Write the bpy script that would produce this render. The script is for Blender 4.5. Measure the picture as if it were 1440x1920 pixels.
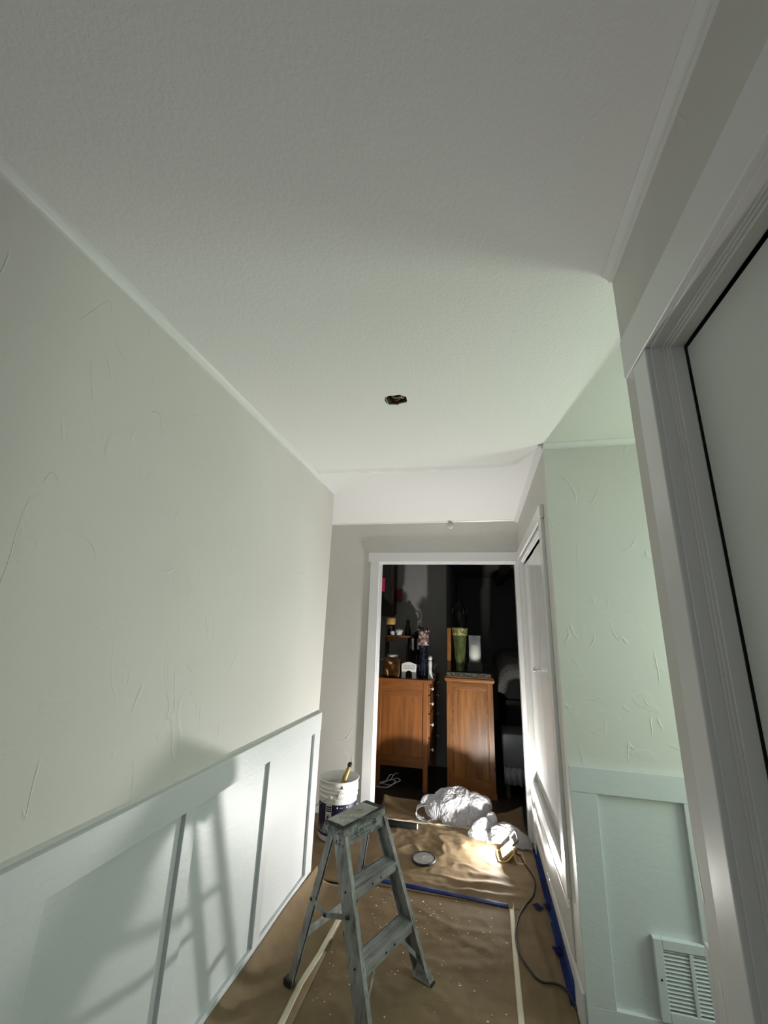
import bpy, bmesh, math, random
from mathutils import Vector, Matrix, noise
random.seed(7)
for o in list(bpy.data.objects):
    bpy.data.objects.remove(o)
scene = bpy.context.scene
C = scene.collection
PI = math.pi

# ------------------------------------------------------------------ camera
FPX = 772.2253
YAW, PITCH, ROLL, ZC = 0.2277, 0.2767, 0.0353, 1.4644
cam = bpy.data.cameras.new('camera')
cam.sensor_fit = 'HORIZONTAL'
cam.sensor_width = 36.0
cam.lens = 36.0 * FPX / 1440.0
cam.clip_start = 0.02
camo = bpy.data.objects.new('camera', cam)
C.objects.link(camo)
fw = Vector((-math.sin(YAW) * math.cos(PITCH), math.cos(YAW) * math.cos(PITCH), math.sin(PITCH)))
rt = Vector((math.cos(YAW), math.sin(YAW), 0))
up = rt.cross(fw)
r2 = rt * math.cos(ROLL) + up * math.sin(ROLL)
u2 = -rt * math.sin(ROLL) + up * math.cos(ROLL)
M4 = Matrix.Identity(4)
for i in range(3):
    M4[i][0] = r2[i]; M4[i][1] = u2[i]; M4[i][2] = -fw[i]
M4[0][3], M4[1][3], M4[2][3] = 0, 0, ZC
camo.matrix_world = M4
scene.camera = camo

# ------------------------------------------------------------------ world, daylight, exposure
scene.view_settings.view_transform = 'Standard'
scene.view_settings.look = 'None'
scene.view_settings.gamma = 1.0
scene.view_settings.use_curve_mapping = False
scene.view_settings.exposure = 0.14
w = bpy.data.worlds.new('world'); scene.world = w
w.use_nodes = True
w.node_tree.nodes['Background'].inputs[0].default_value = (0.62, 0.80, 1.0, 1)
w.node_tree.nodes['Background'].inputs[1].default_value = 0.1

LAMP_STRENGTH = 1950.0


def area(name, loc, aim, sx, sy, power, col):
    l = bpy.data.lights.new(name, 'AREA')
    l.shape = 'RECTANGLE'; l.size = sx; l.size_y = sy
    l.energy = power; l.color = col
    o = bpy.data.objects.new(name, l); C.objects.link(o)
    o.location = loc
    o.rotation_euler = (Vector(aim) - Vector(loc)).to_track_quat('-Z', 'Y').to_euler()
    return o


# daylight in the window at the end of the side passage: sky from above, lawn and trees from below
area('daylight_sky_passage', (2.05, 1.59, 1.75), (0.9, 1.75, 0.55), 0.5, 0.75, 12.5, (0.64, 0.84, 1.0))
area('daylight_garden_passage', (2.05, 1.59, 1.15), (0.65, 2.0, 1.85), 0.5, 0.6, 12.5, (0.84, 1.0, 0.60))
# daylight in the window at the end of the hall behind the camera
area('daylight_entry', (-0.3, -1.75, 1.5), (-0.35, 2.0, 1.35), 1.0, 1.2, 2.4, (0.92, 0.95, 1.0))


# ------------------------------------------------------------------ material helpers
def mat(name, col=(.8, .8, .8), rough=.5, metal=0.0, spec=.5):
    m = bpy.data.materials.new(name); m.use_nodes = True
    b = m.node_tree.nodes['Principled BSDF']
    b.inputs['Base Color'].default_value = (*col, 1)
    b.inputs['Roughness'].default_value = rough
    b.inputs['Metallic'].default_value = metal
    b.inputs['Specular IOR Level'].default_value = spec
    return m


class N:
    def __init__(s, m):
        s.m = m; s.t = m.node_tree; s.b = s.t.nodes['Principled BSDF']
        s.co = s.t.nodes.new('ShaderNodeTexCoord').outputs['Object']
    def link(s, a, b): s.t.links.new(a, b)
    def mapping(s, scale=(1, 1, 1), rot=(0, 0, 0)):
        n = s.t.nodes.new('ShaderNodeMapping'); n.inputs['Scale'].default_value = scale
        n.inputs['Rotation'].default_value = rot
        s.link(s.co, n.inputs['Vector']); return n.outputs[0]
    def noise(s, scale, detail=3, rough=.5, dist=0.0, vec=None):
        n = s.t.nodes.new('ShaderNodeTexNoise')
        n.inputs['Scale'].default_value = scale; n.inputs['Detail'].default_value = detail
        n.inputs['Roughness'].default_value = rough; n.inputs['Distortion'].default_value = dist
        s.link(vec if vec is not None else s.co, n.inputs['Vector']); return n.outputs['Fac']
    def wave(s, scale, dist=2.0, vec=None, dscale=1.0, direction='X'):
        n = s.t.nodes.new('ShaderNodeTexWave')
        n.inputs['Scale'].default_value = scale; n.inputs['Distortion'].default_value = dist
        n.inputs['Detail'].default_value = 3; n.inputs['Detail Scale'].default_value = dscale
        n.bands_direction = direction
        s.link(vec if vec is not None else s.co, n.inputs['Vector']); return n.outputs['Fac']
    def math(s, op, a, b=None):
        n = s.t.nodes.new('ShaderNodeMath'); n.operation = op
        for i, v in enumerate((a, b)):
            if v is None: continue
            if isinstance(v, (int, float)): n.inputs[i].default_value = v
            else: s.link(v, n.inputs[i])
        return n.outputs[0]
    def rng(s, v, a, b, c=0.0, d=1.0):
        n = s.t.nodes.new('ShaderNodeMapRange')
        n.inputs[1].default_value = a; n.inputs[2].default_value = b
        n.inputs[3].default_value = c; n.inputs[4].default_value = d
        s.link(v, n.inputs[0]); return n.outputs[0]
    def ramp(s, v, stops):
        n = s.t.nodes.new('ShaderNodeValToRGB'); e = n.color_ramp.elements
        while len(e) < len(stops): e.new(.5)
        for x, (p_, c_) in zip(e, stops): x.position = p_; x.color = (*c_, 1)
        s.link(v, n.inputs[0]); return n.outputs[0]
    def mix(s, f, a, b):
        n = s.t.nodes.new('ShaderNodeMix'); n.data_type = 'RGBA'
        for i, v in ((0, f), (6, a), (7, b)):
            if isinstance(v, (int, float)): n.inputs[i].default_value = v
            elif isinstance(v, tuple): n.inputs[i].default_value = (*v, 1)
            else: s.link(v, n.inputs[i])
        return n.outputs[2]
    def bump(s, h, strength=.5, dist=.002):
        n = s.t.nodes.new('ShaderNodeBump'); n.inputs['Strength'].default_value = strength
        n.inputs['Distance'].default_value = dist; s.link(h, n.inputs['Height'])
        s.link(n.outputs[0], s.b.inputs['Normal'])
    def color(s, c): s.link(c, s.b.inputs['Base Color'])
    def rough(s, c): s.link(c, s.b.inputs['Roughness'])


MT = {}


def wall_material(name, col):
    """skip-trowelled drywall paint: sparse curved trowel ridges over a soft uneven skim"""
    m = mat(name, col, .62, 0, .35); n = N(m)
    vec = n.mapping((1.3, 1.3, .55), (.62, .62, 0))
    a = n.noise(4.2, 1.5, .5, .5, vec)
    r1 = n.rng(n.math('ABSOLUTE', n.math('SUBTRACT', a, .5)), 0.0, .010, 1.0, 0.0)
    m1 = n.rng(n.noise(7.3, 2, .5, 0, n.mapping((1.2, 1.2, .8))),   .54, .63)
    b_ = n.noise(5.2, 1.5, .5, .6, n.mapping((1.2, 1.2, .5), (-.5, .9, .3)))
    r3 = n.rng(n.math('ABSOLUTE', n.math('SUBTRACT', b_, .52)), 0.0, .009, 1.0, 0.0)
    m2 = n.rng(n.noise(8.1, 2), .57, .66)
    patch = n.rng(n.noise(9.5, 2, .5, .6), .64, .70)
    soft = n.noise(2.2, 3)
    fine = n.noise(260, 2)
    h = n.math('ADD', n.math('MULTIPLY', r1, m1), n.math('MULTIPLY', r3, m2))
    h = n.math('ADD', h, n.math('MULTIPLY', patch, .30))
    h = n.math('ADD', h, n.math('MULTIPLY', soft, 1.0))
    h = n.math('ADD', h, n.math('MULTIPLY', fine, .12))
    n.bump(h, .42, .004)
    mott = n.noise(1.6, 4)
    n.color(n.mix(n.rng(mott, .3, .7), tuple(c * .97 for c in col), tuple(min(1, c * 1.03) for c in col)))
    return m


MT['wall'] = wall_material('skip_trowel_wall_paint', (.645, .632, .598))
m = mat('orange_peel_ceiling_paint', (.76, .765, .755), .75, 0, .3); n = N(m)
h = n.math('ADD', n.noise(80, 4, .65), n.math('MULTIPLY', n.noise(3.0, 2), 1.0)); n.bump(h, .4, .005)
MT['ceil'] = m
m = mat('semi_gloss_white_trim_paint', (.74, .745, .74), .30, 0, .5); n = N(m)
n.bump(n.noise(18, 3, .5, 0, n.mapping((1, 1, .15))), .10, .003)
MT['trim'] = m
m = mat('gloss_white_door_paint', (.76, .76, .745), .2, 0, .5); n = N(m)
n.bump(n.noise(14, 3, .5, 0, n.mapping((1, 1, .12))), .08, .003)
n.color(n.mix(n.rng(n.noise(5, 4, .6, 0, n.mapping((1, 1, .2))), .45, .75), (.76, .76, .745), (.68, .665, .64)))
MT['door'] = m
m = mat('wainscot_satin_paint', (.625, .65, .66), .45, 0, .45); n = N(m)
n.bump(n.math('ADD', n.noise(60, 2), n.math('MULTIPLY', n.noise(9, 4, .6, 1.5, n.mapping((1, .5, 1.6), (.5, 0, 0))), 2.5)), .12, .003)
MT['wains'] = m
m = mat('dull_closet_door_paint', (.66, .675, .65), .42, 0, .4); n = N(m)
n.bump(n.noise(120, 2), .12, .002)
MT['closet'] = m
MT['black'] = mat('matte_black', (.012, .012, .013), .6)
MT['void'] = mat('dark_gap_shade', (.02, .019, .018), .9)  # near-black colour stands in for the shade inside gaps and recesses
# kraft paper
m = mat('brown_kraft_paper', (.25, .175, .108), .78, 0, .2); n = N(m)
n.color(n.mix(n.rng(n.noise(6, 5, .6), .35, .7), (.17, .120, .066), (.22, .157, .088)))
n.bump(n.math('ADD', n.noise(38, 4, .6, 1.2), n.math('MULTIPLY', n.noise(400, 2), .12)), .22, .004)
MT['kraft'] = m
m = mat('masking_tape_tan', (.60, .545, .39), .55); n = N(m); n.bump(n.noise(300, 2), .3, .001); MT['tan'] = m
m = mat('painters_tape_blue', (.030, .085, .34), .75, 0, .15); n = N(m); n.bump(n.noise(300, 2), .3, .001)
n.color(n.mix(n.rng(n.noise(3, 1), .4, .6), (.004, .008, .065), (.009, .030, .135))); MT['blue'] = m
MT['drip'] = mat('dried_white_paint', (.78, .76, .70), .5)


def wood(name, dark, light, rough=.38, axis='z', scale=1.0):
    m = mat(name, light, rough, 0, .5); n = N(m)
    sc = {'z': (14, 14, 1.1), 'x': (1.1, 14, 14), 'y': (14, 1.1, 14)}[axis]
    v = n.mapping(tuple(s_ * scale for s_ in sc))
    g = n.noise(1.6, 6, .62, .7, v)
    fine = n.noise(7.0, 3, .6, 0, v)
    f = n.math('ADD', n.math('MULTIPLY', g, .75), n.math('MULTIPLY', fine, .25))
    n.color(n.ramp(f, [(.33, dark), (.68, light)]))
    n.bump(f, .12, .002)
    return m


MT['oak'] = wood('golden_oak', (.085, .029, .005), (.32, .125, .024), .36)
MT['oakx'] = wood('golden_oak_cross', (.085, .029, .005), (.30, .117, .023), .36, 'x')
MT['pine'] = wood('orange_pine', (.14, .046, .010), (.30, .105, .022), .42)
MT['pinex'] = wood('orange_pine_cross', (.14, .046, .010), (.28, .098, .021), .42, 'x')
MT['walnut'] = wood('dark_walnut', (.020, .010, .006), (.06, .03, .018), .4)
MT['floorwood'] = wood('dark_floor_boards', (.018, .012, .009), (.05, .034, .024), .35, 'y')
# weathered ladder metal
def ladder_mat(name, axis):
    m = mat(name, (.3, .3, .29), .5, .35, .4); n = N(m)
    sc = {'z': (30, 30, 2), 'y': (30, 2, 30), 'x': (2, 30, 30)}[axis]
    st = n.noise(2.2, 5, .65, .3, n.mapping(sc))
    bl = n.noise(11, 4, .6)
    f = n.math('ADD', n.math('MULTIPLY', st, .6), n.math('MULTIPLY', bl, .4))
    n.color(n.ramp(f, [(.30, (.11, .108, .102)), (.50, (.30, .30, .29)), (.70, (.52, .53, .52))]))
    n.bump(f, .25, .002)
    return m
MT['lad'] = ladder_mat('weathered_ladder_rail', 'z')
MT['ladstep'] = ladder_mat('weathered_ladder_tread', 'y')
m = mat('ladder_cap_chipped_black', (.2, .2, .2), .5, .2, .4); n = N(m)
f = n.math('ADD', n.math('MULTIPLY', n.noise(34, 6, .72, .6), .6), n.math('MULTIPLY', n.noise(3, 4, .6, 0, n.mapping((30, 2, 30))), .4))
sep = m.node_tree.nodes.new('ShaderNodeSeparateXYZ'); n.link(n.co, sep.inputs[0])
edge = n.rng(n.math('ADD', sep.outputs[2], n.math('MULTIPLY', n.noise(20, 4, .6), .03)), .604, .626)
body_c = n.ramp(f, [(.36, (.018, .019, .019)), (.43, (.10, .105, .10)), (.56, (.27, .28, .27)), (.72, (.42, .43, .42))])
n.color(n.mix(edge, body_c, (.012, .013, .013)))
n.bump(f, .35, .002); MT['ladcap'] = m
m = mat('ladder_cap_grip', (.26, .26, .23), .6, .15, .35); n = N(m)
a_ = n.wave(55, 0, n.mapping((1, 1, 1), (0, 0, PI / 4))); b_ = n.wave(55, 0, n.mapping((1, 1, 1), (0, 0, -PI / 4)))
f = n.math('MULTIPLY', a_, b_)
n.color(n.mix(n.rng(n.math('ADD', n.math('MULTIPLY', f, .5), n.noise(14, 4, .6)), .35, .85), (.13, .13, .11), (.56, .56, .50)))
n.bump(f, .6, .002); MT['ladgrip'] = m
MT['rubber'] = mat('black_rubber', (.018, .018, .018), .75)
MT['rivet'] = mat('dark_rivet_steel', (.05, .05, .05), .4, .7)
# plastics
m = mat('white_bucket_plastic', (.82, .83, .81), .35); n = N(m); n.bump(n.noise(20, 3), .05, .002)
MT['bucket'] = m
MT['navy'] = mat('navy_label_print', (.010, .008, .040), .45)
MT['labelwhite'] = mat('white_label_print', (.72, .72, .70), .4)
m = mat('thinned_white_paint', (.55, .54, .50), .3); n = N(m)
n.color(n.mix(n.rng(n.noise(9, 4, .6), .4, .65), (.40, .385, .35), (.58, .57, .53))); MT['residue'] = m
m = mat('steel_wire', (.35, .35, .35), .35, .9); MT['wire'] = m
m = mat('brush_handle_wood', (.42, .30, .07), .35); n = N(m)
n.color(n.mix(n.rng(n.noise(22, 3), .45, .6), (.45, .33, .08), (.20, .11, .03))); MT['brush'] = m
m = mat('brushed_tin_lid', (.52, .53, .54), .42, .35); n = N(m); n.bump(n.noise(30, 3), .08, .001); MT['tin'] = m
MT['darktin'] = mat('dark_lid_rim', (.05, .05, .055), .35, .6)
MT['roller'] = mat('dark_roller_nap', (.010, .010, .011), .9, 0, .15)
MT['white'] = mat('plain_white', (.8, .8, .8), .5)
# thin plastic bag
m = mat('thin_white_bag_film', (.43, .43, .45), .36, 0, .45); n = N(m)
r_1 = n.math('ABSOLUTE', n.math('SUBTRACT', n.noise(11, 3, .5, 1.2, n.mapping((1, 1, .45), (.5, .3, .4))), .5))
r_2 = n.math('ABSOLUTE', n.math('SUBTRACT', n.noise(26, 3, .5, .8, n.mapping((.5, 1, 1), (0, .5, -.5))), .5))
ph = n.math('ADD', n.rng(r_1, 0, .12, 1, 0), n.math('MULTIPLY', n.rng(r_2, 0, .12, 1, 0), .45))
n.bump(ph, .8, .010)
tr = m.node_tree.nodes.new('ShaderNodeBsdfTranslucent'); tr.inputs['Color'].default_value = (.55, .55, .57, 1)
tp = m.node_tree.nodes.new('ShaderNodeBsdfTransparent')
mx = m.node_tree.nodes.new('ShaderNodeMixShader'); mx.inputs[0].default_value = .30
mx2 = m.node_tree.nodes.new('ShaderNodeMixShader'); mx2.inputs[0].default_value = .22
out = m.node_tree.nodes['Material Output']
n.link(n.b.outputs[0], mx.inputs[1]); n.link(tr.outputs[0], mx.inputs[2])
n.link(mx.outputs[0], mx2.inputs[1]); n.link(tp.outputs[0], mx2.inputs[2])
n.link(mx2.outputs[0], out.inputs['Surface']); MT['bag'] = m
# lamp
m = mat('led_lens_emitting', (1, 1, 1), .4)
b = m.node_tree.nodes['Principled BSDF']
b.inputs['Emission Color'].default_value = (1.0, .975, .93, 1); b.inputs['Emission Strength'].default_value = LAMP_STRENGTH
MT['led'] = m
MT['lampyellow'] = mat('work_light_yellow', (.46, .35, .14), .5)
MT['lampgrey'] = mat('work_light_grey', (.10, .10, .105), .45)
MT['cord'] = mat('black_rubber_cord', (.012, .012, .012), .5)
# decor
m = mat('green_ceramic_glaze', (.22, .30, .075), .22); n = N(m)
n.color(n.ramp(n.noise(5, 5, .65, 1.5, n.mapping((3, 3, 1))), [(.35, (.030, .040, .010)), (.65, (.10, .12, .040))])); MT['greenglaze'] = m
m = mat('gilded_green_relief', (.30, .30, .08), .3, .3); n = N(m); f = n.noise(60, 4, .7)
n.color(n.ramp(f, [(.4, (.05, .06, .015)), (.62, (.50, .47, .18))])); n.bump(f, .9, .006); MT['gilded'] = m
m = mat('clear_glass', (.9, .93, .93), .04); n = N(m)
tp = m.node_tree.nodes.new('ShaderNodeBsdfTransparent'); tp.inputs[0].default_value = (.92, .94, .94, 1)
lw = m.node_tree.nodes.new('ShaderNodeLayerWeight'); lw.inputs['Blend'].default_value = .25
mx = m.node_tree.nodes.new('ShaderNodeMixShader')
n.link(n.rng(lw.outputs['Facing'], 0.0, 1.0, .05, .75), mx.inputs[0]); n.link(tp.outputs[0], mx.inputs[1]); n.link(n.b.outputs[0], mx.inputs[2])
n.link(mx.outputs[0], m.node_tree.nodes['Material Output'].inputs['Surface']); MT['glass'] = m
MT['wax'] = mat('ivory_wax', (.66, .64, .53), .5)
m = mat('dark_granite_runner', (.03, .03, .028), .35); n = N(m)
n.color(n.ramp(n.noise(45, 5, .7), [(.45, (.012, .012, .011)), (.70, (.16, .15, .12))])); MT['granite'] = m
MT['bronze'] = mat('dark_bronze', (.016, .014, .012), .3, .6)
m = mat('amber_tortoise_glass', (.12, .06, .02), .2); n = N(m)
n.color(n.ramp(n.noise(9, 3, .55, 1.2), [(.46, (.030, .014, .006)), (.56, (.10, .05, .015)), (.63, (.62, .42, .17))])); MT['amber'] = m
MT['ceramic'] = mat('white_ceramic', (.62, .62, .60), .35)
m = mat('floral_sleeve', (.3, .22, .2), .5); n = N(m)
n.color(n.ramp(n.noise(34, 3, .6, 1.0), [(.42, (.04, .022, .022)), (.5, (.22, .10, .09)), (.6, (.50, .44, .40))])); MT['floral'] = m
m = mat('midnight_blue_glass', (.008, .012, .035), .12); n = N(m)
n.color(n.ramp(n.noise(50, 3), [(.6, (.004, .006, .016)), (.72, (.07, .08, .12))])); MT['midnight'] = m
MT['redbox'] = mat('deep_red_lacquer', (.20, .012, .014), .45)
MT['pink'] = mat('hot_pink_card', (.62, .035, .12), .5)
MT['yellowlid'] = mat('amber_wax_lid', (.55, .34, .10), .4)
m = mat('white_crystal', (.62, .62, .64), .2); n = N(m); n.bump(n.noise(40, 3), .5, .004); MT['crystal'] = m
m = mat('grey_fleece', (.17, .165, .15), .95, 0, .1); n = N(m)
f = n.noise(60, 5, .7, .5); n.bump(f, 1.0, .02); n.color(n.ramp(f, [(.3, (.10, .098, .09)), (.7, (.30, .29, .27))])); MT['fleece'] = m
m = mat('dark_grey_upholstery', (.11, .12, .125), .9, 0, .1); n = N(m); n.bump(n.noise(150, 3), .6, .004); MT['uphol'] = m
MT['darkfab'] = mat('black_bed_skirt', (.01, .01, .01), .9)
MT['paleskirt'] = mat('pale_grey_cotton', (.20, .21, .22), .9)
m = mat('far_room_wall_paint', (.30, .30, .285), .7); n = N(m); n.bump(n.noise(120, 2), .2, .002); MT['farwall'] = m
MT['copper'] = mat('copper_wire', (.45, .17, .08), .35, .9)
MT['cable'] = mat('pale_cable_sheath', (.52, .46, .44), .5)
m = mat('rusty_box_steel', (.06, .045, .03), .6, .4); n = N(m)
n.color(n.ramp(n.noise(25, 4), [(.4, (.05, .036, .022)), (.65, (.22, .16, .10))])); MT['rust'] = m


# ------------------------------------------------------------------ geometry helpers
def obj(name, bm, material, parent=None, smooth=False):
    me = bpy.data.meshes.new(name)
    bmesh.ops.recalc_face_normals(bm, faces=bm.faces)
    bm.to_mesh(me); bm.free()
    if smooth:
        for p in me.polygons: p.use_smooth = True
    me.materials.append(MT[material] if isinstance(material, str) else material)
    o = bpy.data.objects.new(name, me); C.objects.link(o)
    if parent: o.parent = parent
    return o


def thing(name, label, cat, loc=(0, 0, 0), rotz=0.0, group=None):
    o = bpy.data.objects.new(name, None); C.objects.link(o)
    o.empty_display_size = .05
    o.location = loc; o.rotation_euler = (0, 0, rotz)
    return tag(o, label, cat, group)


def tag(o, label, cat, group=None, kind=None):
    o['label'] = label; o['category'] = cat
    if group: o['group'] = group
    if kind: o['kind'] = kind
    return o


def struct(name, bm, material, label=None, cat=None, parent=None, smooth=False):
    o = obj(name, bm, material, parent, smooth)
    if parent is None:
        o['kind'] = 'structure'
        if label: o['label'] = label
        if cat: o['category'] = cat
    return o


def box(bm, x0, x1, y0, y1, z0, z1, bev=0.0):
    vs = [bm.verts.new(p) for p in ((x0, y0, z0), (x1, y0, z0), (x1, y1, z0), (x0, y1, z0),
                                    (x0, y0, z1), (x1, y0, z1), (x1, y1, z1), (x0, y1, z1))]
    fs = [bm.faces.new([vs[i] for i in f]) for f in ((0, 3, 2, 1), (4, 5, 6, 7), (0, 1, 5, 4), (1, 2, 6, 5), (2, 3, 7, 6), (3, 0, 4, 7))]
    if bev > 0:
        es = {e for f in fs for e in f.edges}
        bmesh.ops.bevel(bm, geom=list(es), offset=bev, segments=2, affect='EDGES', profile=.5)
    return bm


def nb(): return bmesh.new()


def bx(x0, x1, y0, y1, z0, z1, bev=0.0): return box(nb(), x0, x1, y0, y1, z0, z1, bev)


def lathe(bm, prof, seg=32, cx=0, cy=0, cz=0, close=True):
    rings = []
    for r, z in prof:
        if r < 1e-6:
            rings.append([bm.verts.new((cx, cy, cz + z))])
        else:
            rings.append([bm.verts.new((cx + r * math.cos(2 * PI * i / seg), cy + r * math.sin(2 * PI * i / seg), cz + z)) for i in range(seg)])
    for a, b in zip(rings, rings[1:]):
        if len(a) == 1 and len(b) == 1: continue
        for i in range(seg):
            j = (i + 1) % seg
            if len(a) == 1: bm.faces.new((a[0], b[i], b[j]))
            elif len(b) == 1: bm.faces.new((a[i], a[j], b[0]))
            else: bm.faces.new((a[i], a[j], b[j], b[i]))
    return bm


def tube(bm, pts, r, seg=8, cap=True):
    pts = [Vector(p) for p in pts]
    rings = []; prev = None
    for i, p in enumerate(pts):
        d = (pts[min(i + 1, len(pts) - 1)] - pts[max(i - 1, 0)]).normalized()
        if prev is None:
            a = d.orthogonal().normalized()
        else:
            a = (prev - d * prev.dot(d)).normalized()
        prev = a; b = d.cross(a)
        rr = r[i] if isinstance(r, (list, tuple)) else r
        rings.append([bm.verts.new(p + rr * (math.cos(2 * PI * k / seg) * a + math.sin(2 * PI * k / seg) * b)) for k in range(seg)])
    for A, B in zip(rings, rings[1:]):
        for k in range(seg):
            bm.faces.new((A[k], A[(k + 1) % seg], B[(k + 1) % seg], B[k]))
    if cap:
        bm.faces.new(rings[0]); bm.faces.new(rings[-1])
    return bm


def spline(pts, n=8):
    P = [Vector(p) for p in pts]; P = [P[0] * 2 - P[1]] + P + [P[-1] * 2 - P[-2]]
    out = []
    for i in range(1, len(P) - 2):
        for k in range(n):
            t = k / n
            a, b, c, d = P[i - 1], P[i], P[i + 1], P[i + 2]
            out.append(.5 * ((2 * b) + (c - a) * t + (2 * a - 5 * b + 4 * c - d) * t * t + (3 * b - a - 3 * c + d) * t ** 3))
    out.append(P[-2]); return out


def bar(bm, a, b, wx, wy, upv=(0, 0, 1)):
    """rectangular bar from a to b; wx across (side), wy along up-ish direction"""
    a, b = Vector(a), Vector(b); d = (b - a).normalized()
    s = d.cross(Vector(upv)).normalized(); u = s.cross(d)
    vs = []
    for p in (a, b):
        for i, j in ((-1, -1), (1, -1), (1, 1), (-1, 1)):
            vs.append(bm.verts.new(p + s * (i * wx / 2) + u * (j * wy / 2)))
    for f in ((0, 1, 2, 3), (7, 6, 5, 4), (0, 4, 5, 1), (1, 5, 6, 2), (2, 6, 7, 3), (3, 7, 4, 0)):
        bm.faces.new([vs[i] for i in f])
    return bm


def hexa(bm, low, high):
    """two quads of 4 points joined"""
    v = [bm.verts.new(p) for p in list(low) + list(high)]
    for f in ((3, 2, 1, 0), (4, 5, 6, 7), (0, 1, 5, 4), (1, 2, 6, 5), (2, 3, 7, 6), (3, 0, 4, 7)):
        bm.faces.new([v[i] for i in f])
    return bm


def profile_run(prof, p0, p1, side):
    """extrude a 2-D profile (out from wall, down from ceiling) from p0 to p1; side = unit vector out of the wall"""
    bm = nb(); side = Vector(side); rows = []
    for p in (Vector(p0), Vector(p1)):
        rows.append([bm.verts.new(p + side * a + Vector((0, 0, -b_))) for a, b_ in prof])
    k = len(prof)
    for i in range(k):
        bm.faces.new((rows[0][i], rows[0][(i + 1) % k], rows[1][(i + 1) % k], rows[1][i]))
    bm.faces.new(rows[0]); bm.faces.new(rows[1])
    return bm


# ------------------------------------------------------------------ layout numbers (metres)
H = 2.44
XL, XR, XN = -1.02, 0.3588, 0.3878        # left wall, far right wall, near right wall
YL, YE, YC, YG = 2.749, 3.719, 1.0355, 2.1448   # end of left wall, back wall, near corner, passage wall
YB = -1.7                                  # end of hall behind the camera

# ------------------------------------------------------------------ structure
fl = nb(); box(fl, -2.3, 2.15, YB - .1, 8.3, -.12, -.004)
floor = struct('floor', fl, 'void')
# dark boards of the far room
for i in range(16):
    x0 = -2.2 + i * .27
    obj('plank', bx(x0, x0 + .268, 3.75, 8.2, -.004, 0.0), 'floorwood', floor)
# hall and passage sub-floor under the paper
obj('subfloor_sheet', bx(-2.2, 2.1, YB, 3.75, -.004, 0.0), 'floorwood', floor)

# ceiling with a ragged hole where the light fitting was
hx, hy = -.331, 1.584
bm = nb()
outer = [bm.verts.new(p) for p in ((-2.3, YB - .1, H), (2.15, YB - .1, H), (2.15, 3.80, H), (-2.3, 3.80, H))]
rnd = random.Random(3)
hole = []
for i in range(28):
    a = 2 * PI * i / 28
    rx, ry = .0500, .040
    k = 1 + rnd.uniform(-.07, .07)
    if .7 < a < 1.5: k *= .88
    sx = math.copysign(abs(math.cos(a)) ** .75, math.cos(a)); sy = math.copysign(abs(math.sin(a)) ** .8, math.sin(a))
    hole.append((hx + rx * k * sx, hy + ry * k * sy))
hv = [bm.verts.new((x, y, H)) for x, y in hole]
es = [bm.edges.new((outer[i], outer[(i + 1) % 4])) for i in range(4)] + [bm.edges.new((hv[i], hv[(i + 1) % 28])) for i in range(28)]
bmesh.ops.triangle_fill(bm, use_beauty=True, edges=es)
hv2 = [bm.verts.new((v.co.x, v.co.y, H + .005)) for v in hv]
for i in range(28):
    bm.faces.new((hv[i], hv[(i + 1) % 28], hv2[(i + 1) % 28], hv2[i]))
ceil = struct('ceiling', bm, 'ceil')
bm = nb(); box(bm, hx - .3, hx + .3, hy - .3, hy + .3, H + .2, H + .22)
for (a, b_, c_, d) in ((-.32, -.3, -.3, .3), (.3, .32, -.3, .3), (-.3, .3, -.32, -.3), (-.3, .3, .3, .32)):
    box(bm, hx + a, hx + b_, hy + c_, hy + d, H + .012, H + .21)
obj('attic_cavity', bm, 'void', ceil)
# drywall joint ridge across the ceiling
rid = spline([(-.99, 2.375, H), (-.60, 2.395, H), (-.29, 2.414, H), (.02, 2.422, H), (.19, 2.414, H), (.27, 2.33, H), (.345, 2.215, H)], 10)
bm = nb(); rows = []
for i, p in enumerate(rid):
    wob = noise.noise(Vector((p.x * 9, 3.1, 0))) * .006
    row = []
    for k in range(9):
        t = k / 8 * 2 - 1
        row.append(bm.verts.new((p.x, p.y + t * .048 + wob, H - .013 * (math.cos(t * PI) + 1) / 2 * (1 + 1.2 * noise.noise(Vector((p.x * 14, 8, 1)))) + .0004)))
    rows.append(row)
for a, b_ in zip(rows, rows[1:]):
    for k in range(8): bm.faces.new((a[k], a[k + 1], b_[k + 1], b_[k]))
obj('ceiling_seam', bm, 'ceil', ceil, True)
# far room ceiling with beams
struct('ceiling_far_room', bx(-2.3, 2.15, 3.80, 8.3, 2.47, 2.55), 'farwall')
for i, x0 in enumerate((-.62, .335, 1.25)):
    struct('trim_%d' % (20 + i), bx(x0, x0 + .115, 3.84, 8.2, 2.33, 2.469, .006), 'walnut', 'dark wooden ceiling beam in the far room', 'beam')

struct('wall_left', bx(XL - .12, XL, YB, YL, 0, H), 'wall')
struct('wall_alcove_left', bx(-2.3, -2.2, YL - .2, YE, 0, H), 'wall')
struct('wall_alcove_near', bx(-2.2, XL - .12, YL - .2, YL - .1, 0, H), 'wall')
DX0, DX1, DZ = -.878, .318, 2.055
bm = nb(); box(bm, -2.3, DX0 - .004, YE, 3.80, 0, H); box(bm, DX1 + .004, .60, YE, 3.80, 0, H); box(bm, DX0 - .004, DX1 + .004, YE, 3.80, DZ + .004, H)
wall_back = struct('wall_back', bm, 'wall')
OY0, OY1, OZ0, OZ1 = 2.372, 3.507, .452, 2.045      # cupboard opening in the far right wall
bm = nb(); box(bm, XR, XR + .14, YG + .12, OY0, 0, H); box(bm, XR, XR + .14, OY1, YE, 0, H)
box(bm, XR, XR + .14, OY0, OY1, 0, OZ0); box(bm, XR, XR + .14, OY0, OY1, OZ1, H)
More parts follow.
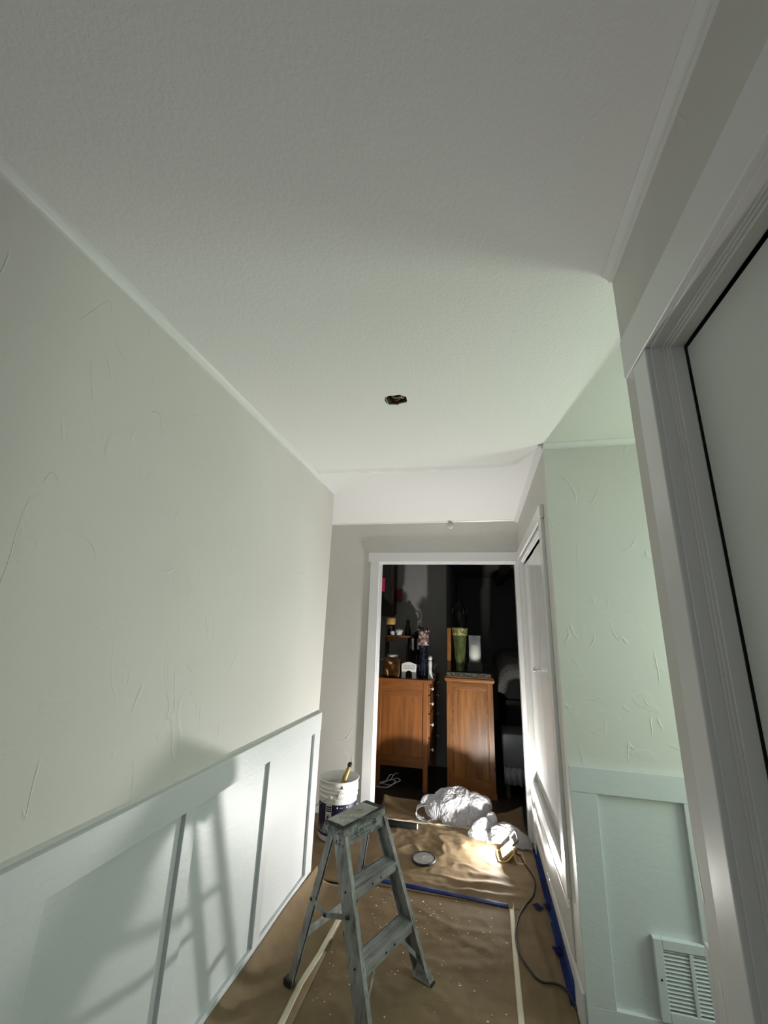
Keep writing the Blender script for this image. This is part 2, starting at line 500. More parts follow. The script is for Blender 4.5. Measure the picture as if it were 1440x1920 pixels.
struct('wall_right', bm, 'wall')
struct('wall_right_cupboard_back', bx(XR + .14, XR + .16, YG + .12, YE, 0, H), 'void')
struct('wall_passage_far', bx(XR, 2.1, YG, YG + .12, 0, H), 'wall')
CY0, CY1, CZ1 = -.55, .869, 2.074                     # closet opening in the near right wall
bm = nb(); box(bm, XN, XN + .055, CY1, YC - .1, 0, H); box(bm, XN, XN + .055, YB, CY0, 0, H); box(bm, XN, XN + .055, CY0, CY1, CZ1, H)
struct('wall_right_near', bm, 'wall')
struct('wall_passage_near', bx(XN, 2.1, YC - .1, YC, 0, H), 'wall')
struct('wall_closet_back', bx(XN + .16, XN + .18, YB, YC - .1, 0, H), 'void')
# passage end wall with its window, hall end wall with its window (both out of the photograph, they let the daylight in)
bm = nb(); box(bm, 1.98, 2.1, YC, 1.2, 0, H); box(bm, 1.98, 2.1, 1.98, YG, 0, H); box(bm, 1.98, 2.1, 1.2, 1.98, 0, .8); box(bm, 1.98, 2.1, 1.2, 1.98, 2.15, H)
struct('wall_passage_end', bm, 'wall')
bm = nb(); box(bm, XL - .12, -.85, YB - .1, YB, 0, H); box(bm, .25, XN + .18, YB - .1, YB, 0, H); box(bm, -.85, .25, YB - .1, YB, 0, .85); box(bm, -.85, .25, YB - .1, YB, 2.15, H)
struct('wall_hall_end', bm, 'wall')


def window(name, horizontal, a0, a1, z0, z1, c):
    root = bpy.data.objects.new(name, None); C.objects.link(root); root['kind'] = 'structure'
    root.location = ((a0 + a1) / 2, c, z0) if horizontal else (c, (a0 + a1) / 2, z0)
    hw, hh = (a1 - a0) / 2, z1 - z0
    def b4(u0, u1, zz0, zz1, nm, mt, t=.02):
        o = obj(nm, bx(u0, u1, -t, t, zz0, zz1) if horizontal else bx(-t, t, u0, u1, zz0, zz1), mt, root)
    b4(-hw, -hw + .04, 0, hh, 'window_frame', 'trim'); b4(hw - .04, hw, 0, hh, 'window_frame', 'trim')
    b4(-hw + .04, hw - .04, 0, .04, 'window_sill', 'trim'); b4(-hw + .04, hw - .04, hh - .04, hh, 'window_frame', 'trim')
    b4(-.012, .012, .04, hh - .04, 'mullion', 'trim', .012)


window('window_1', False, 1.2, 1.98, .8, 2.15, 2.0)
window('window_2', True, -.85, .25, .85, 2.15, YB - .02)
# far room shell
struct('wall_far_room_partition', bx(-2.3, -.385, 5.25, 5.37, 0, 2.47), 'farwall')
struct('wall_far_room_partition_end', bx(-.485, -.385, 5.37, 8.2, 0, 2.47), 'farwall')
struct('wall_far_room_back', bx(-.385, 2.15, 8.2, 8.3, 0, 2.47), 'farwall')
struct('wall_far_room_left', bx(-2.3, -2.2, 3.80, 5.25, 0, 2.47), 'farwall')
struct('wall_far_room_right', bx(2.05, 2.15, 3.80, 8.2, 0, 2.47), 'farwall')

# ------------------------------------------------------------------ crown mouldings
CP = [(0, 0), (.026, 0), (.026, .006), (.019, .010), (.012, .018), (.009, .024), (.009, .029), (0, .029)]
struct('trim_1', profile_run(CP, (XL, YB, H), (XL, YL, H), (1, 0, 0)), 'trim', 'thin white crown moulding along the left wall', 'moulding')
struct('trim_2', profile_run([(a * .6, b_ * .45) for a, b_ in CP], (-2.2, YE, H), (XR, YE, H), (0, -1, 0)), 'trim', 'thin white crown strip above the doorway wall', 'moulding')
struct('trim_3', profile_run(CP, (XR, YG, H), (XR, YE, H), (-1, 0, 0)), 'trim', 'white crown moulding above the cupboard doors', 'moulding')
struct('trim_4', profile_run(CP, (XR - .0, YG, H), (2.0, YG, H), (0, -1, 0)), 'trim', 'crown moulding across the green-lit passage wall', 'moulding')
struct('trim_5', profile_run(CP, (XN, YB, H), (XN, YC, H), (-1, 0, 0)), 'trim', 'white crown moulding above the closet', 'moulding')

# ------------------------------------------------------------------ wainscot on the left wall
def board(name, b6, parent, material='wains', bev=.0015):
    return obj(name, bx(*b6, bev), material, parent)


T = .019
wl_ = tag(bpy.data.objects.new('wainscot', None), 'white board and batten wainscot with a ladder shadow across it', 'wainscot')
C.objects.link(wl_); wl_.location = (0, 0, 0)
board('top_rail', (XL, XL + .021, YB, YL + .004, .832, .937), wl_)
board('bottom_rail', (XL, XL + T, YB, YL + .002, 0.0, .107), wl_)
for y0, y1 in ((-.9, -.83), (-.30, -.235), (.62, .972), (1.468, 1.533), (2.075, 2.140), (2.655, YL + .002)):
    board('stile', (XL, XL + T, y0, y1, .107, .832), wl_)
for y0, y1 in ((.972, 1.468), (1.533, 2.075), (2.140, 2.655)):
    board('panel', (XL, XL + .003, y0, y1, .107, .832), wl_, bev=0)
# wainscot on the passage wall
wg = tag(bpy.data.objects.new('wainscot', None), 'blue-green lit board and batten wainscot around the floor vent', 'wainscot'); C.objects.link(wg)
board('top_rail', (XR, 1.98, YG - .021, YG, .833, .928), wg)
board('bottom_rail', (XR, 1.98, YG - T, YG, 0, .130), wg)
board('stile', (XR, .462, YG - T, YG, .130, .833), wg)
board('stile', (.781, .870, YG - T, YG, .130, .833), wg)
board('stile', (1.30, 1.39, YG - T, YG, .130, .833), wg)
board('panel', (.462, .781, YG - .003, YG, .130, .833), wg, bev=0)
board('panel', (.870, 1.30, YG - .003, YG, .130, .833), wg, bev=0)
# wainscot return on the near corner (passage side of the near wall)
wn = tag(bpy.data.objects.new('wainscot', None), 'end of white wainscot wrapping the near closet corner', 'wainscot'); C.objects.link(wn)
board('top_rail', (XN, 1.98, YC, YC + .021, .835, .930), wn)
board('stile', (XN, XN + .1, YC, YC + .019, .13, .835), wn)
board('bottom_rail', (XN, 1.98, YC, YC + .019, 0, .13), wn)

# floor vent grille
vt = thing('vent_grille', 'white metal return air grille with two columns of louvres low on passage wall', 'vent', (.609, YG - .002, .131))
VW, VH = .246, .246
for b6, nm in (((0, .031, -.024, 0, 0, VH), 'frame_side'), ((VW - .031, VW, -.024, 0, 0, VH), 'frame_side'), ((.031, VW - .031, -.024, 0, 0, .033), 'frame_rail'), ((.031, VW - .031, -.024, 0, VH - .031, VH), 'frame_rail'), ((.116, .130, -.023, -.004, .033, VH - .031), 'centre_bar')):
    obj(nm, bx(*b6, .002), 'wains', vt)
obj('duct_back', bx(.03, VW - .03, -.003, 0, .03, VH - .03), 'void', vt)
sl = None
for colx in ((.031, .116), (.130, VW - .031)):
    sl = None
    for k in range(15):
        z = .040 + k * .0120
        if sl is None:
            bm = nb(); x0, x1 = colx
            hexa(bm, ((x0, -.020, 0), (x1, -.020, 0), (x1, -.006, .0085), (x0, -.006, .0085)), ((x0, -.020, .0014), (x1, -.020, .0014), (x1, -.006, .0099), (x0, -.006, .0099)))
            sl = obj('slat', bm, 'wains', vt); sl.location = (0, 0, z)
        else:
            s2 = sl.copy(); C.objects.link(s2); s2.parent = vt; s2.location = (0, 0, z)
for zz in (.10,):
    bm = nb(); lathe(bm, [(0, 0), (.004, 0), (.003, .0015), (0, .002)], 10)
    s = obj('screw', bm, 'rivet', vt); s.rotation_euler = (PI / 2, 0, 0); s.location = (.015, -.024, VH / 2)

# ------------------------------------------------------------------ doorway casing on the back wall
d1 = bpy.data.objects.new('door_1', None); C.objects.link(d1); d1['kind'] = 'structure'
d1['label'] = 'white cased doorway opening into the dark room'; d1['category'] = 'doorway'
board('casing_side', (-.968, -.886, YE - .018, YE, 0, 2.063), d1, 'trim')
board('casing_side', (.322, XR, YE - .018, YE, 0, 2.063), d1, 'trim')
board('casing_head', (-.988, XR, YE - .023, YE, 2.063, 2.146), d1, 'trim')
board('jamb', (DX0 - .02, DX0, YE - .002, 3.815, 0, DZ), d1, 'trim')
board('jamb', (DX1, DX1 + .02, YE - .002, 3.815, 0, DZ), d1, 'trim')
board('head_jamb', (DX0 - .02, DX1 + .02, YE - .002, 3.815, DZ, DZ + .02), d1, 'trim')
# small clear knob on the back wall under the ceiling
kb = thing('glass_wall_knob', 'small clear round knob on back wall under the ceiling', 'knob', (-.228, YE, 2.394))
bm = nb(); lathe(bm, [(0, 0), (.024, 0), (.026, .004), (.022, .008), (0, .008)], 24); o = obj('rosette', bm, 'trim', kb, True); o.rotation_euler = (PI / 2, 0, 0)
bm = nb(); lathe(bm, [(.006, .007), (.008, .014), (.015, .020), (.017, .027), (.013, .034), (0, .037)], 20); o = obj('knob_ball', bm, MT['tin'], kb, True); o.rotation_euler = (PI / 2, 0, 0)
obj('hanger_tab', bx(-.018, .018, -.012, 0, .024, .036, .002), 'tan', kb)

# ------------------------------------------------------------------ cupboard in the far right wall
cb = thing('built_in_cupboard', 'tall white built-in cupboard with two flush doors beside the doorway', 'cupboard', (0, 0, 0))
XF = XR - .018
board('casing_side', (XF, XR, 2.290, OY0, .372, OZ1 + .03), cb, 'trim', .003)
board('casing_side', (XF, XR, OY1, 3.640, .0, OZ1 + .03), cb, 'trim', .003)
board('casing_head', (XF - .004, XR, 2.270, 3.66, OZ1 + .03, 2.146), cb, 'trim', .003)
board('sill_board', (XF, XR, OY0 + .0, OY1, .372, OZ0 + .006), cb, 'trim', .006)
board('jamb', (XR - .004, XR + .10, OY1 - .001, OY1 + .02, OZ0, OZ1), cb, 'trim')
board('jamb', (XR - .004, XR + .10, OY0 - .02, OY0 + .001, OZ0, OZ1), cb, 'trim')
board('head_jamb', (XR - .004, XR + .10, OY0 - .02, OY1 + .02, OZ1, OZ1 + .02), cb, 'trim')
board('head_stop', (XR - .010, XR + .012, OY0, OY1, OZ1 - .012, OZ1 + .001), cb, 'trim')
board('head_stop', (XR - .002, XR + .012, OY0, OY1, OZ1 - .022, OZ1 - .012), cb, 'trim')
YM = 2.93
dA = board('cupboard_door', (XR + .018, XR + .038, YM + .0015, OY1 - .006, OZ0 + .010, OZ1 - .040), cb, 'door')
dB = board('cupboard_door', (XR + .018, XR + .038, OY0 + .004, YM - .0015, OZ0 + .010, OZ1 - .034), cb, 'door')
bm = nb(); lathe(bm, [(0, 0), (.008, 0), (.005, .004), (.0045, .022), (.011, .028), (.013, .036), (.009, .042), (0, .043)], 16)
kn = obj('knob', bm, 'tin', dA, True); kn.rotation_euler = (0, -PI / 2, 0); kn.location = (XR + .018, YM + .045, 1.245)
obj('keyhole', bx(XR + .0165, XR + .0185, 2.570, 2.580, 1.195, 1.250, .0008), 'black', dB)
obj('gap_shadow', bx(XR + .045, XR + .05, OY0, OY1, OZ0, OZ1), 'void', cb)  # near-black sheet behind the doors, its colour is the shade in the gaps
apron = board('apron_panel', (XR - .009, XR, 2.300, 3.66, .150, .372), cb, 'door', .003)
board('apron_bead', (XR - .013, XR - .008, 2.31, 3.64, .330, .336), cb, 'trim', .002)
struct('baseboard_right', bx(XR - .013, XR, YG + .0, 3.70, 0, .150, .003), 'trim')
struct('baseboard_alcove', bx(-2.2, -.968, YE - .013, YE, 0, .11, .003), 'trim')

# ------------------------------------------------------------------ near closet on the right
nc = thing('closet_door', 'grey-white closet door with stepped white casing at near corner', 'closet', (0, 0, 0))
XC = XN - .018
board('casing_side', (XC, XN, CY1, .943, 0, 2.074), nc, 'trim', .003)
board('casing_side', (XC, XN, CY0 - .074, CY0, 0, 2.074), nc, 'trim', .003)
board('casing_head', (XC - .004, XN, CY0 - .11, .987, 2.074, 2.181), nc, 'trim', .003)
for k, (dx0, dx1, off) in enumerate(((XN - .008, XN + .050, .0), (XN + .014, XN + .050, .004), (XN + .019, XN + .050, .007), (XN + .024, XN + .050, .012))):
    board('jamb_step', (dx0, dx1, CY1 - .004 - off, CY1 + .02, 0, CZ1 - off), nc, 'door', .0015)
    board('head_step', (dx0, dx1, CY0, CY1 + .02, CZ1 - .004 - off, CZ1 + .02), nc, 'door', .0015)
board('door_slab', (XN + .052, XN + .085, CY0 + .01, CY1 - .020, .012, CZ1 - .023), nc, 'closet', .002)
obj('gap_shade_sheet', bx(XN + .090, XN + .095, CY0, CY1, 0, CZ1), 'void', nc)  # sheet behind the slab, shade of the door gap put into its dark colour

# ------------------------------------------------------------------ ceiling light hole contents
jb = thing('junction_box', 'open ceiling junction box with loose wires in a ragged hole', 'junction box', (hx, hy, H + .006))
bm = nb(); prof = [(.052, 0), (.052, .042), (0, .042)]; lathe(bm, prof, 8); o = obj('box_shell', bm, 'rust', jb); o.rotation_euler = (0, 0, PI / 8)
for k, (pts, mt_, r) in enumerate((
        ([(-.04, -.01, .040), (-.01, .005, .012), (.02, -.004, .006), (.035, .012, .030)], 'cable', .0032),
        ([(.045, .01, .040), (.020, .010, .008), (-.005, .016, .004), (.01, .020, .04)], 'copper', .0018),
        ([(.04, -.02, .045), (.028, -.022, -.004), (.036, -.004, .002), (.045, .0, .045)], 'cable', .0022),
        ([(-.045, .02, .04), (-.038, .012, -.004), (-.042, -.012, -.002), (-.03, -.03, .04)], 'cable', .0016))):
    bm = nb(); tube(bm, spline(pts, 8), r, 8); obj('wire', bm, mt_, jb, True)

# ------------------------------------------------------------------ kraft paper on the floor
def paper(name, label, x0, x1, y0, y1, z, nx, ny, hfun, group='kraft paper floor covering', edge=None):
    bm = nb(); rows = []
    for i in range(nx + 1):
        row = []
        for j in range(ny + 1):
            u, v = i / nx, j / ny
            x = x0 + (x1 - x0) * u; y = y0 + (y1 - y0) * v
            if edge: x, y = edge(x, y, u, v)
            px, pz = x, z + hfun(x, y, u, v)
            row.append(bm.verts.new((px, y, pz)))
        rows.append(row)
    for a, b_ in zip(rows, rows[1:]):
        for j in range(ny): bm.faces.new((a[j], b_[j], b_[j + 1], a[j + 1]))
    o = obj(name, bm, 'kraft', None, True)
    md = o.modifiers.new('thickness', 'SOLIDIFY'); md.thickness = .0006; md.offset = 1
    return tag(o, label, 'paper', group)


def wr(x, y, amp=.004, fx=5, fy=5, seed=0.0, ridge=True):
    q = Vector((x * fx + seed, y * fy, seed))
    a = noise.noise(q)
    r = 1 - abs(noise.noise(q * 1.9 + Vector((5, 2, 1)))) * 2.2
    return amp * (.5 + .5 * a) + (amp * max(0, r) ** 3 if ridge else 0)


def h_main(x, y, u, v):
    e = min(1, min(u, 1 - u) * 14, (1 - v) * 10)
    fold = .004 * max(0, 1 - abs((y - 2.70) + .25 * (x + .2) - .05 * math.sin(9 * x)) / .05) ** 2
    return .0012 + e * (wr(x, y, .0026, 2.6, 4.5, 1.3) + fold + .002 * noise.noise(Vector((x * 18, y * 22, 4))))


def h_land(x, y, u, v):
    e = min(1, min(u, 1 - u) * 14, v * 8 + .1, (1 - v) * 8)
    hmp = .014 * math.exp(-(((x + .20) / .20) ** 2 + ((y - 3.45) / .16) ** 2))
    f1 = .010 * math.exp(-(((y - 3.06) - .10 * (x + .05)) / .030) ** 2) * math.exp(-((x + .02) / .22) ** 2)
    f2 = .007 * math.exp(-(((y - 2.975) - .05 * (x)) / .022) ** 2) * math.exp(-((x - .03) / .17) ** 2)
    f3 = .008 * math.exp(-(((y - 3.16) - .02 * x) / .03) ** 2) * math.exp(-((x - .0) / .12) ** 2)
    return .002 + e * (wr(x, y, .0040, 3.2, 3.6, 7.7) + .0022 * (1 - 2 * abs(noise.noise(Vector((x * 9 + y * 3, y * 8, 6))))) + hmp + f1 + f2 + f3 + .0012 * noise.noise(Vector((x * 24, y * 28, 2))))


main_paper = paper('kraft_paper_sheet', 'brown kraft paper sheet under the step ladder speckled with paint drips', -.745, .14, -1.2, 2.93, .0010, 70, 260, h_main)
land_paper = paper('kraft_paper_sheet', 'crumpled brown kraft paper sheet lit by the work light', -.80, .345, 2.88, 3.80, .0030, 110, 100, h_land)


def e_door(x, y, u, v):
    if v > .6:
        k = (v - .6) / .4
        y -= k * k * (.10 * (.5 + .5 * math.sin(x * 7 + 1.0)) + .06 * noise.noise(Vector((x * 5, 1, 1))))
    return x, y


def h_door(x, y, u, v):
    lift = max(0, v - .55) / .45
    return .001 + .05 * lift ** 2 * max(0, 1 - u * 2.6) + .075 * lift ** 1.5 * max(0, (u - .80) / .20) ** 1.3 + wr(x, y, .004, 5, 5, 3.3)


door_paper = paper('kraft_paper_sheet', 'brown kraft paper sheet with curled edge running through the doorway', DX0 + .01, DX1 - .004, 3.75, 4.20, .0050, 60, 40, h_door, edge=e_door)


def curl(x, y, u, v): return 0


# left strip with a curl up the wainscot
bm = nb(); rows = []
prof = []
for k in range(13):
    a = k / 12 * PI / 2
    prof.append((XL + .0225 + .115 * (1 - math.sin(a)) * 1.0, .004 + .082 * (1 - math.cos(a))))
prof = [(-.735, .0056), (-.79, .0056), (-.84, .0052)] + prof
for j in range(181):
    y = -.8 + j * (3.62 / 180)
    wob = noise.noise(Vector((y * 2.3, 1, 5)))
    endc = max(0, (y - 2.55) / .27)
    row = []
    for k, (x, z) in enumerate(prof):
        t = max(0, (k - 3) / 12)
        zz = z + t * (.010 * wob) + .0015 * noise.noise(Vector((x * 20, y * 12, 0))) * (1 - t)
        xx = x + .010 * wob * math.sin(t * PI)
        if endc > 0: xx += t * endc * .012
        row.append(bm.verts.new((xx, y, max(.0016, zz))))
    rows.append(row)
for a, b_ in zip(rows, rows[1:]):
    for k in range(len(prof) - 1): bm.faces.new((a[k], a[k + 1], b_[k + 1], b_[k]))
o = obj('kraft_paper_sheet', bm, 'kraft', None, True)
md = o.modifiers.new('thickness', 'SOLIDIFY'); md.thickness = .0006; md.offset = 1
tag(o, 'brown kraft paper strip curling up against the left wainscot', 'paper', 'kraft paper floor covering')


def h_right(x, y, u, v):
    e = min(1, u * 6)
    f = .010 * math.exp(-((x - .245 - .02 * math.sin(y * 6)) / .018) ** 2) + .007 * math.exp(-((x - .31) / .02) ** 2)
    return .001 + e * (wr(x, y, .003, 9, 3, 2.2) + f * (.6 + .4 * noise.noise(Vector((y * 3, 0, 0)))))


paper('kraft_paper_sheet', 'narrow brown kraft paper strip under the black cord beside the baseboard', .122, .343, YG + .0, 3.02, .0022, 26, 60, h_right)
paper('kraft_paper_sheet', 'brown kraft paper strip in front of the near closet', .122, .368, -1.2, 2.12, .0022, 16, 60, h_right)
paper('kraft_paper_sheet', 'brown kraft paper sheet under the white paint bucket in the alcove', -1.6, -.785, 2.84, 3.69, .0024, 40, 40, lambda x, y, u, v: .001 + wr(x, y, .004, 4, 4, 12.0) * min(1, (1 - u) * 8))
# right in front of the passage the paper continues a little
# paint drips
bm = nb()
rd = random.Random(11)
def drip(x, y, z, r):
    n_ = 6
    c0 = bm.verts.new((x, y, z + .0009)); ring = []
    a0 = rd.uniform(0, 6)
    for k in range(n_):
        a = a0 + 2 * PI * k / n_; rr = r * rd.uniform(.6, 1.25)
        ring.append(bm.verts.new((x + rr * math.cos(a), y + rr * .8 * math.sin(a), z)))
    for k in range(n_): bm.faces.new((c0, ring[k], ring[(k + 1) % n_]))
for i in range(210):
    if i < 120: x, y = rd.gauss(-.30, .22), rd.gauss(2.70, .16)
    else: x, y = rd.uniform(-.74, .12), rd.uniform(2.0, 2.9)
    if not (-.745 < x < .115 and y < 2.88): continue
    z = .0010 + h_main(x, y, (x + .745) / .885, (y + 1.2) / 4.13) + .0008
    drip(x, y, z, rd.choice((.0022, .0022, .003, .004, .005)))
o = obj('paint_drips', bm, 'drip', main_paper); o['kind'] = 'stuff'

# ------------------------------------------------------------------ tape
def tape(name, label, pts, wd, zf, material, cat='tape', group=None, lift=.0012):
    """flat ribbon following the paper; pts are centre points (x, y)"""
    bm = nb(); P = [Vector((p[0], p[1], 0)) for p in pts]; S = []
    for a, b_ in zip(P, P[1:]):
        nseg = max(2, int((b_ - a).length / .012))
        S += [a.lerp(b_, k / nseg) for k in range(nseg)]
    S.append(P[-1]); rows = []
    for i, p in enumerate(S):
        d = (S[min(i + 1, len(S) - 1)] - S[max(0, i - 1)]).normalized(); s = Vector((-d.y, d.x, 0))
        row = []
        for t in (-.5, -.25, 0, .25, .5):
            q = p + s * wd * t
            row.append(bm.verts.new((q.x, q.y, zf(q.x, q.y) + lift)))
        rows.append(row)
    for a, b_ in zip(rows, rows[1:]):
        for k in range(4): bm.faces.new((a[k], a[k + 1], b_[k + 1], b_[k]))
    o = obj(name, bm, material, None, True)
    md = o.modifiers.new('thickness', 'SOLIDIFY'); md.thickness = .0004; md.offset = 1
    return tag(o, label, cat, group)


zmain = lambda x, y: .0010 + h_main(x, y, (x + .745) / .885, (y + 1.2) / 4.13)
zland = lambda x, y: .0030 + h_land(x, y, (x + .80) / 1.145, max(0, min(1, (y - 2.88) / .92)))
zmax = lambda x, y: max(zmain(x, y) if y < 2.93 else 0, zland(x, y) if y > 2.88 else 0, .004)
tape('painters_tape', 'blue painters tape strip joining two kraft paper sheets', [(-.70, 2.928), (-.42, 2.918), (-.10, 2.908), (.118, 2.893)], .040, zmax, 'blue', lift=.0022)
zr_ = lambda x, y: max(.0022 + h_right(x, y, (x - .122) / .221, .5), zmain(min(x, .14), min(y, 2.93)))
tape('masking_tape', 'long tan masking tape strip beside the black cord', [(.136, 2.955), (.128, 2.6), (.120, 2.17), (.112, 1.6), (.10, .6), (.09, -.6)], .024, zr_, 'tan')
tape('masking_tape', 'long tan masking tape strip behind the step ladder along wainscot', [(-.748, 2.62), (-.760, 2.29), (-.778, 2.10), (-.775, 1.95), (-.77, 1.3), (-.765, .2)], .026, lambda x, y: .0080, 'tan')
tape('masking_tape', 'tan masking tape strip across the doorway in front of the plastic bag', [(-.80, 3.762), (-.40, 3.778), (-.09, 3.790), (.28, 3.795)], .026, lambda x, y: .0062 + wr(x, y, .004, 5, 5, 3.3) * 1.2, 'tan')
# blue tape up the right baseboard
def wall_tape(name, label, y0, y1, z0, z1, x):
    bm = nb(); rows = []
    nseg = int(abs(y1 - y0) / .03) + 2
    for k in range(nseg + 1):
        y = y0 + (y1 - y0) * k / nseg; wv = .002 * noise.noise(Vector((y * 12, 2, 2)))
        rows.append([bm.verts.new((x - .020 + wv, y, .0075)), bm.verts.new((x - .006 + wv, y, z0 + .010)), bm.verts.new((x - .0008, y, z0 + .024)), bm.verts.new((x - .0008, y, z1 + wv))])
    for a, b_ in zip(rows, rows[1:]):
        for j in range(3): bm.faces.new((a[j], a[j + 1], b_[j + 1], b_[j]))
    o = obj(name, bm, 'blue', None, True); md = o.modifiers.new('thickness', 'SOLIDIFY'); md.thickness = .0004; md.offset = 0
    return tag(o, label, 'tape')


wall_tape('painters_tape', 'far blue painters tape strip along the right baseboard near work light', 3.60, 2.88, .0, .085, XR - .013)
wall_tape('painters_tape', 'near blue painters tape strip along the right baseboard by the cord', 2.90, 2.30, .0, .092, XR - .0138)
for lab, pts in (('square blue tape tab stuck on the paper beside the cord bend', [(.262, 2.935), (.290, 2.895)]),
                 ('blue tape tab sticking out from the far baseboard tape', [(.318, 2.950), (.336, 2.925)]),
                 ('blue tape tab at the middle of the near baseboard tape', [(.318, 2.615), (.332, 2.570)]),
                 ('blue tape scrap on paper at the passage corner', [(.362, 2.222), (.385, 2.205)])):
    tape('painters_tape', lab, pts, .040, lambda x, y: .019 if y > 2.3 else .012, 'blue', lift=.001)

# ------------------------------------------------------------------ step ladder
ld = thing('step_ladder', 'small worn grey two-step ladder with paint-scuffed black cap', 'ladder', (-.538, 2.170, .0092), -.42)
ZT, W0, W1, F0, F1 = .612, .207, .150, .232, -.005
wz = lambda z: W0 + (W1 - W0) * z / ZT
fz = lambda z: F0 + (F1 - F0) * z / ZT
RD = .072
for s in (-1, 1):
    # front rail: channel section (web outside, two flanges inward)
    zb, zt_ = .012, ZT - .035
    bm = nb()
    def P(z, dw, df): return (fz(z) + df, s * (wz(z) - dw), z)
    hexa(bm, [P(zb, 0, 0), P(zb, .004, 0), P(zb, .004, -RD), P(zb, 0, -RD)], [P(zt_, 0, 0), P(zt_, .004, 0), P(zt_, .004, -RD), P(zt_, 0, -RD)])
    hexa(bm, [P(zb, .003, 0), P(zb, .022, 0), P(zb, .022, -.004), P(zb, .003, -.004)], [P(zt_, .003, 0), P(zt_, .022, 0), P(zt_, .022, -.004), P(zt_, .003, -.004)])
    hexa(bm, [P(zb, .003, -RD + .004), P(zb, .022, -RD + .004), P(zb, .022, -RD), P(zb, .003, -RD)], [P(zt_, .003, -RD + .004), P(zt_, .022, -RD + .004), P(zt_, .022, -RD), P(zt_, .003, -RD)])
    rail = obj('front_rail', bm, 'lad', ld)
    for z in (.19, .40, .325):
        bm = nb(); lathe(bm, [(0, 0), (.0055, 0), (.004, .003), (0, .004)], 10)
        rv = obj('rivet', bm, 'rivet', rail); rv.location = (fz(z) - .036, s * (wz(z) + .0), z); rv.rotation_euler = (-s * PI / 2, 0, 0)
    # shoe
    bm = nb()
    hexa(bm, [(F0 + .012, s * (W0 + .006), 0), (F0 + .012, s * (W0 - .030), 0), (F0 - RD - .010, s * (W0 - .030), 0), (F0 - RD - .010, s * (W0 + .006), 0)],
         [(F0 + .000, s * (W0 + .004), .030), (F0 + .000, s * (W0 - .026), .022), (F0 - RD + .006, s * (W0 - .026), .022), (F0 - RD + .006, s * (W0 + .004), .060)])
    obj('shoe', bm, 'lad', ld)
    obj('foot_pad', bx(F0 - RD - .008, F0 + .016, min(s * (W0 + .007), s * (W0 - .028)), max(s * (W0 + .007), s * (W0 - .028)), -.003, .006, .002), 'rubber', ld)
    # rear rail
    R0, R1, RW0 = -.232, -.100, .189
    rwz = lambda z: RW0 + (W1 - .022 - RW0) * z / ZT
    rfz = lambda z: R0 + (R1 - R0) * z / (ZT - .06)
    bm = nb()
    a = Vector((rfz(.015), s * rwz(.015), .015)); b_ = Vector((rfz(ZT - .03), s * rwz(ZT - .03), ZT - .03))
    bar(bm, a, b_, .020, .005, (1, 0, 0)); 
    off = Vector((.012, 0, 0))
    bar(bm, a + off + Vector((0, s * .008, 0)), b_ + off + Vector((0, s * .008, 0)), .004, .026, (1, 0, 0))
    bar(bm, a + off + Vector((0, -s * .008, 0)), b_ + off + Vector((0, -s * .008, 0)), .004, .026, (1, 0, 0))
    obj('rear_leg', bm, 'lad', ld)
    obj('foot_pad', bx(R0 - .018, R0 + .028, s * RW0 - .016, s * RW0 + .016, -.003, .022, .004), 'rubber', ld)
    # spreader with centre hinge
    zs = .318
    pA = Vector((rfz(zs) + .010, s * (rwz(zs) + .016), zs)); pC = Vector((fz(.330) - .038, s * (wz(.330) + .006), .330)); pB = pA.lerp(pC, .46) + Vector((0, s * .012, -.022))
    bm = nb(); bar(bm, pA, pB, .005, .017); sp = obj('spreader', bm, 'lad', ld)
    bm = nb(); bar(bm, pB, pC, .005, .019); sp2 = obj('spreader', bm, 'lad', ld)
    for p in (pA, pB, pC):
        bm = nb(); lathe(bm, [(0, 0), (.008, 0), (.006, .004), (0, .005)], 10)
        rv = obj('rivet', bm, 'rivet', sp2); rv.location = p + Vector((0, s * .003, 0)); rv.rotation_euler = (-s * PI / 2, 0, 0)
    # diagonal braces: lower step to front rails, rear crossbar to rear rails
    bm = nb(); bar(bm, (fz(.185) - .020, s * .075, .180), (fz(.065) - .030, s * (wz(.065) - .010), .065), .016, .004, (1, 0, 0)); obj('brace', bm, 'lad', ld)
    bm = nb(); bar(bm, (rfz(.165) + .004, s * .118, .168), (rfz(.085) + .004, s * (rwz(.085) - .006), .085), .014, .004, (1, 0, 0)); obj('brace', bm, 'lad', ld)
bm = nb(); bar(bm, (rfz(.170), -rwz(.170), .170), (rfz(.170), rwz(.170), .170), .016, .020); obj('rear_crossbar', bm, 'lad', ld)
for z in (.198, .407):
    bm = nb(); wv = wz(z) - .005; f = fz(z)
    DS = .074
    box(bm, f - DS, f - .001, -wv, wv, z - .004, z)
    box(bm, f - .005, f + .001, -wv - .002, wv + .002, z - .036, z + .0005, .001)
    box(bm, f - DS - .002, f - DS + .003, -wv, wv, z - .028, z)
    for k in range(6):
        x0 = f - DS + .007 + k * .0112
        box(bm, x0, x0 + .005, -wv + .006, wv - .006, z, z + .0014)
    st = obj('step', bm, 'ladstep', ld)
    for s in (-1, 1):
        for yy in (.03, wv - .012):
            bm = nb(); lathe(bm, [(0, 0), (.005, 0), (.004, .0025), (0, .003)], 10)
            rv = obj('rivet', bm, 'rivet', st); rv.location = (f + .0008, s * yy, z - .018); rv.rotation_euler = (0, PI / 2, 0)
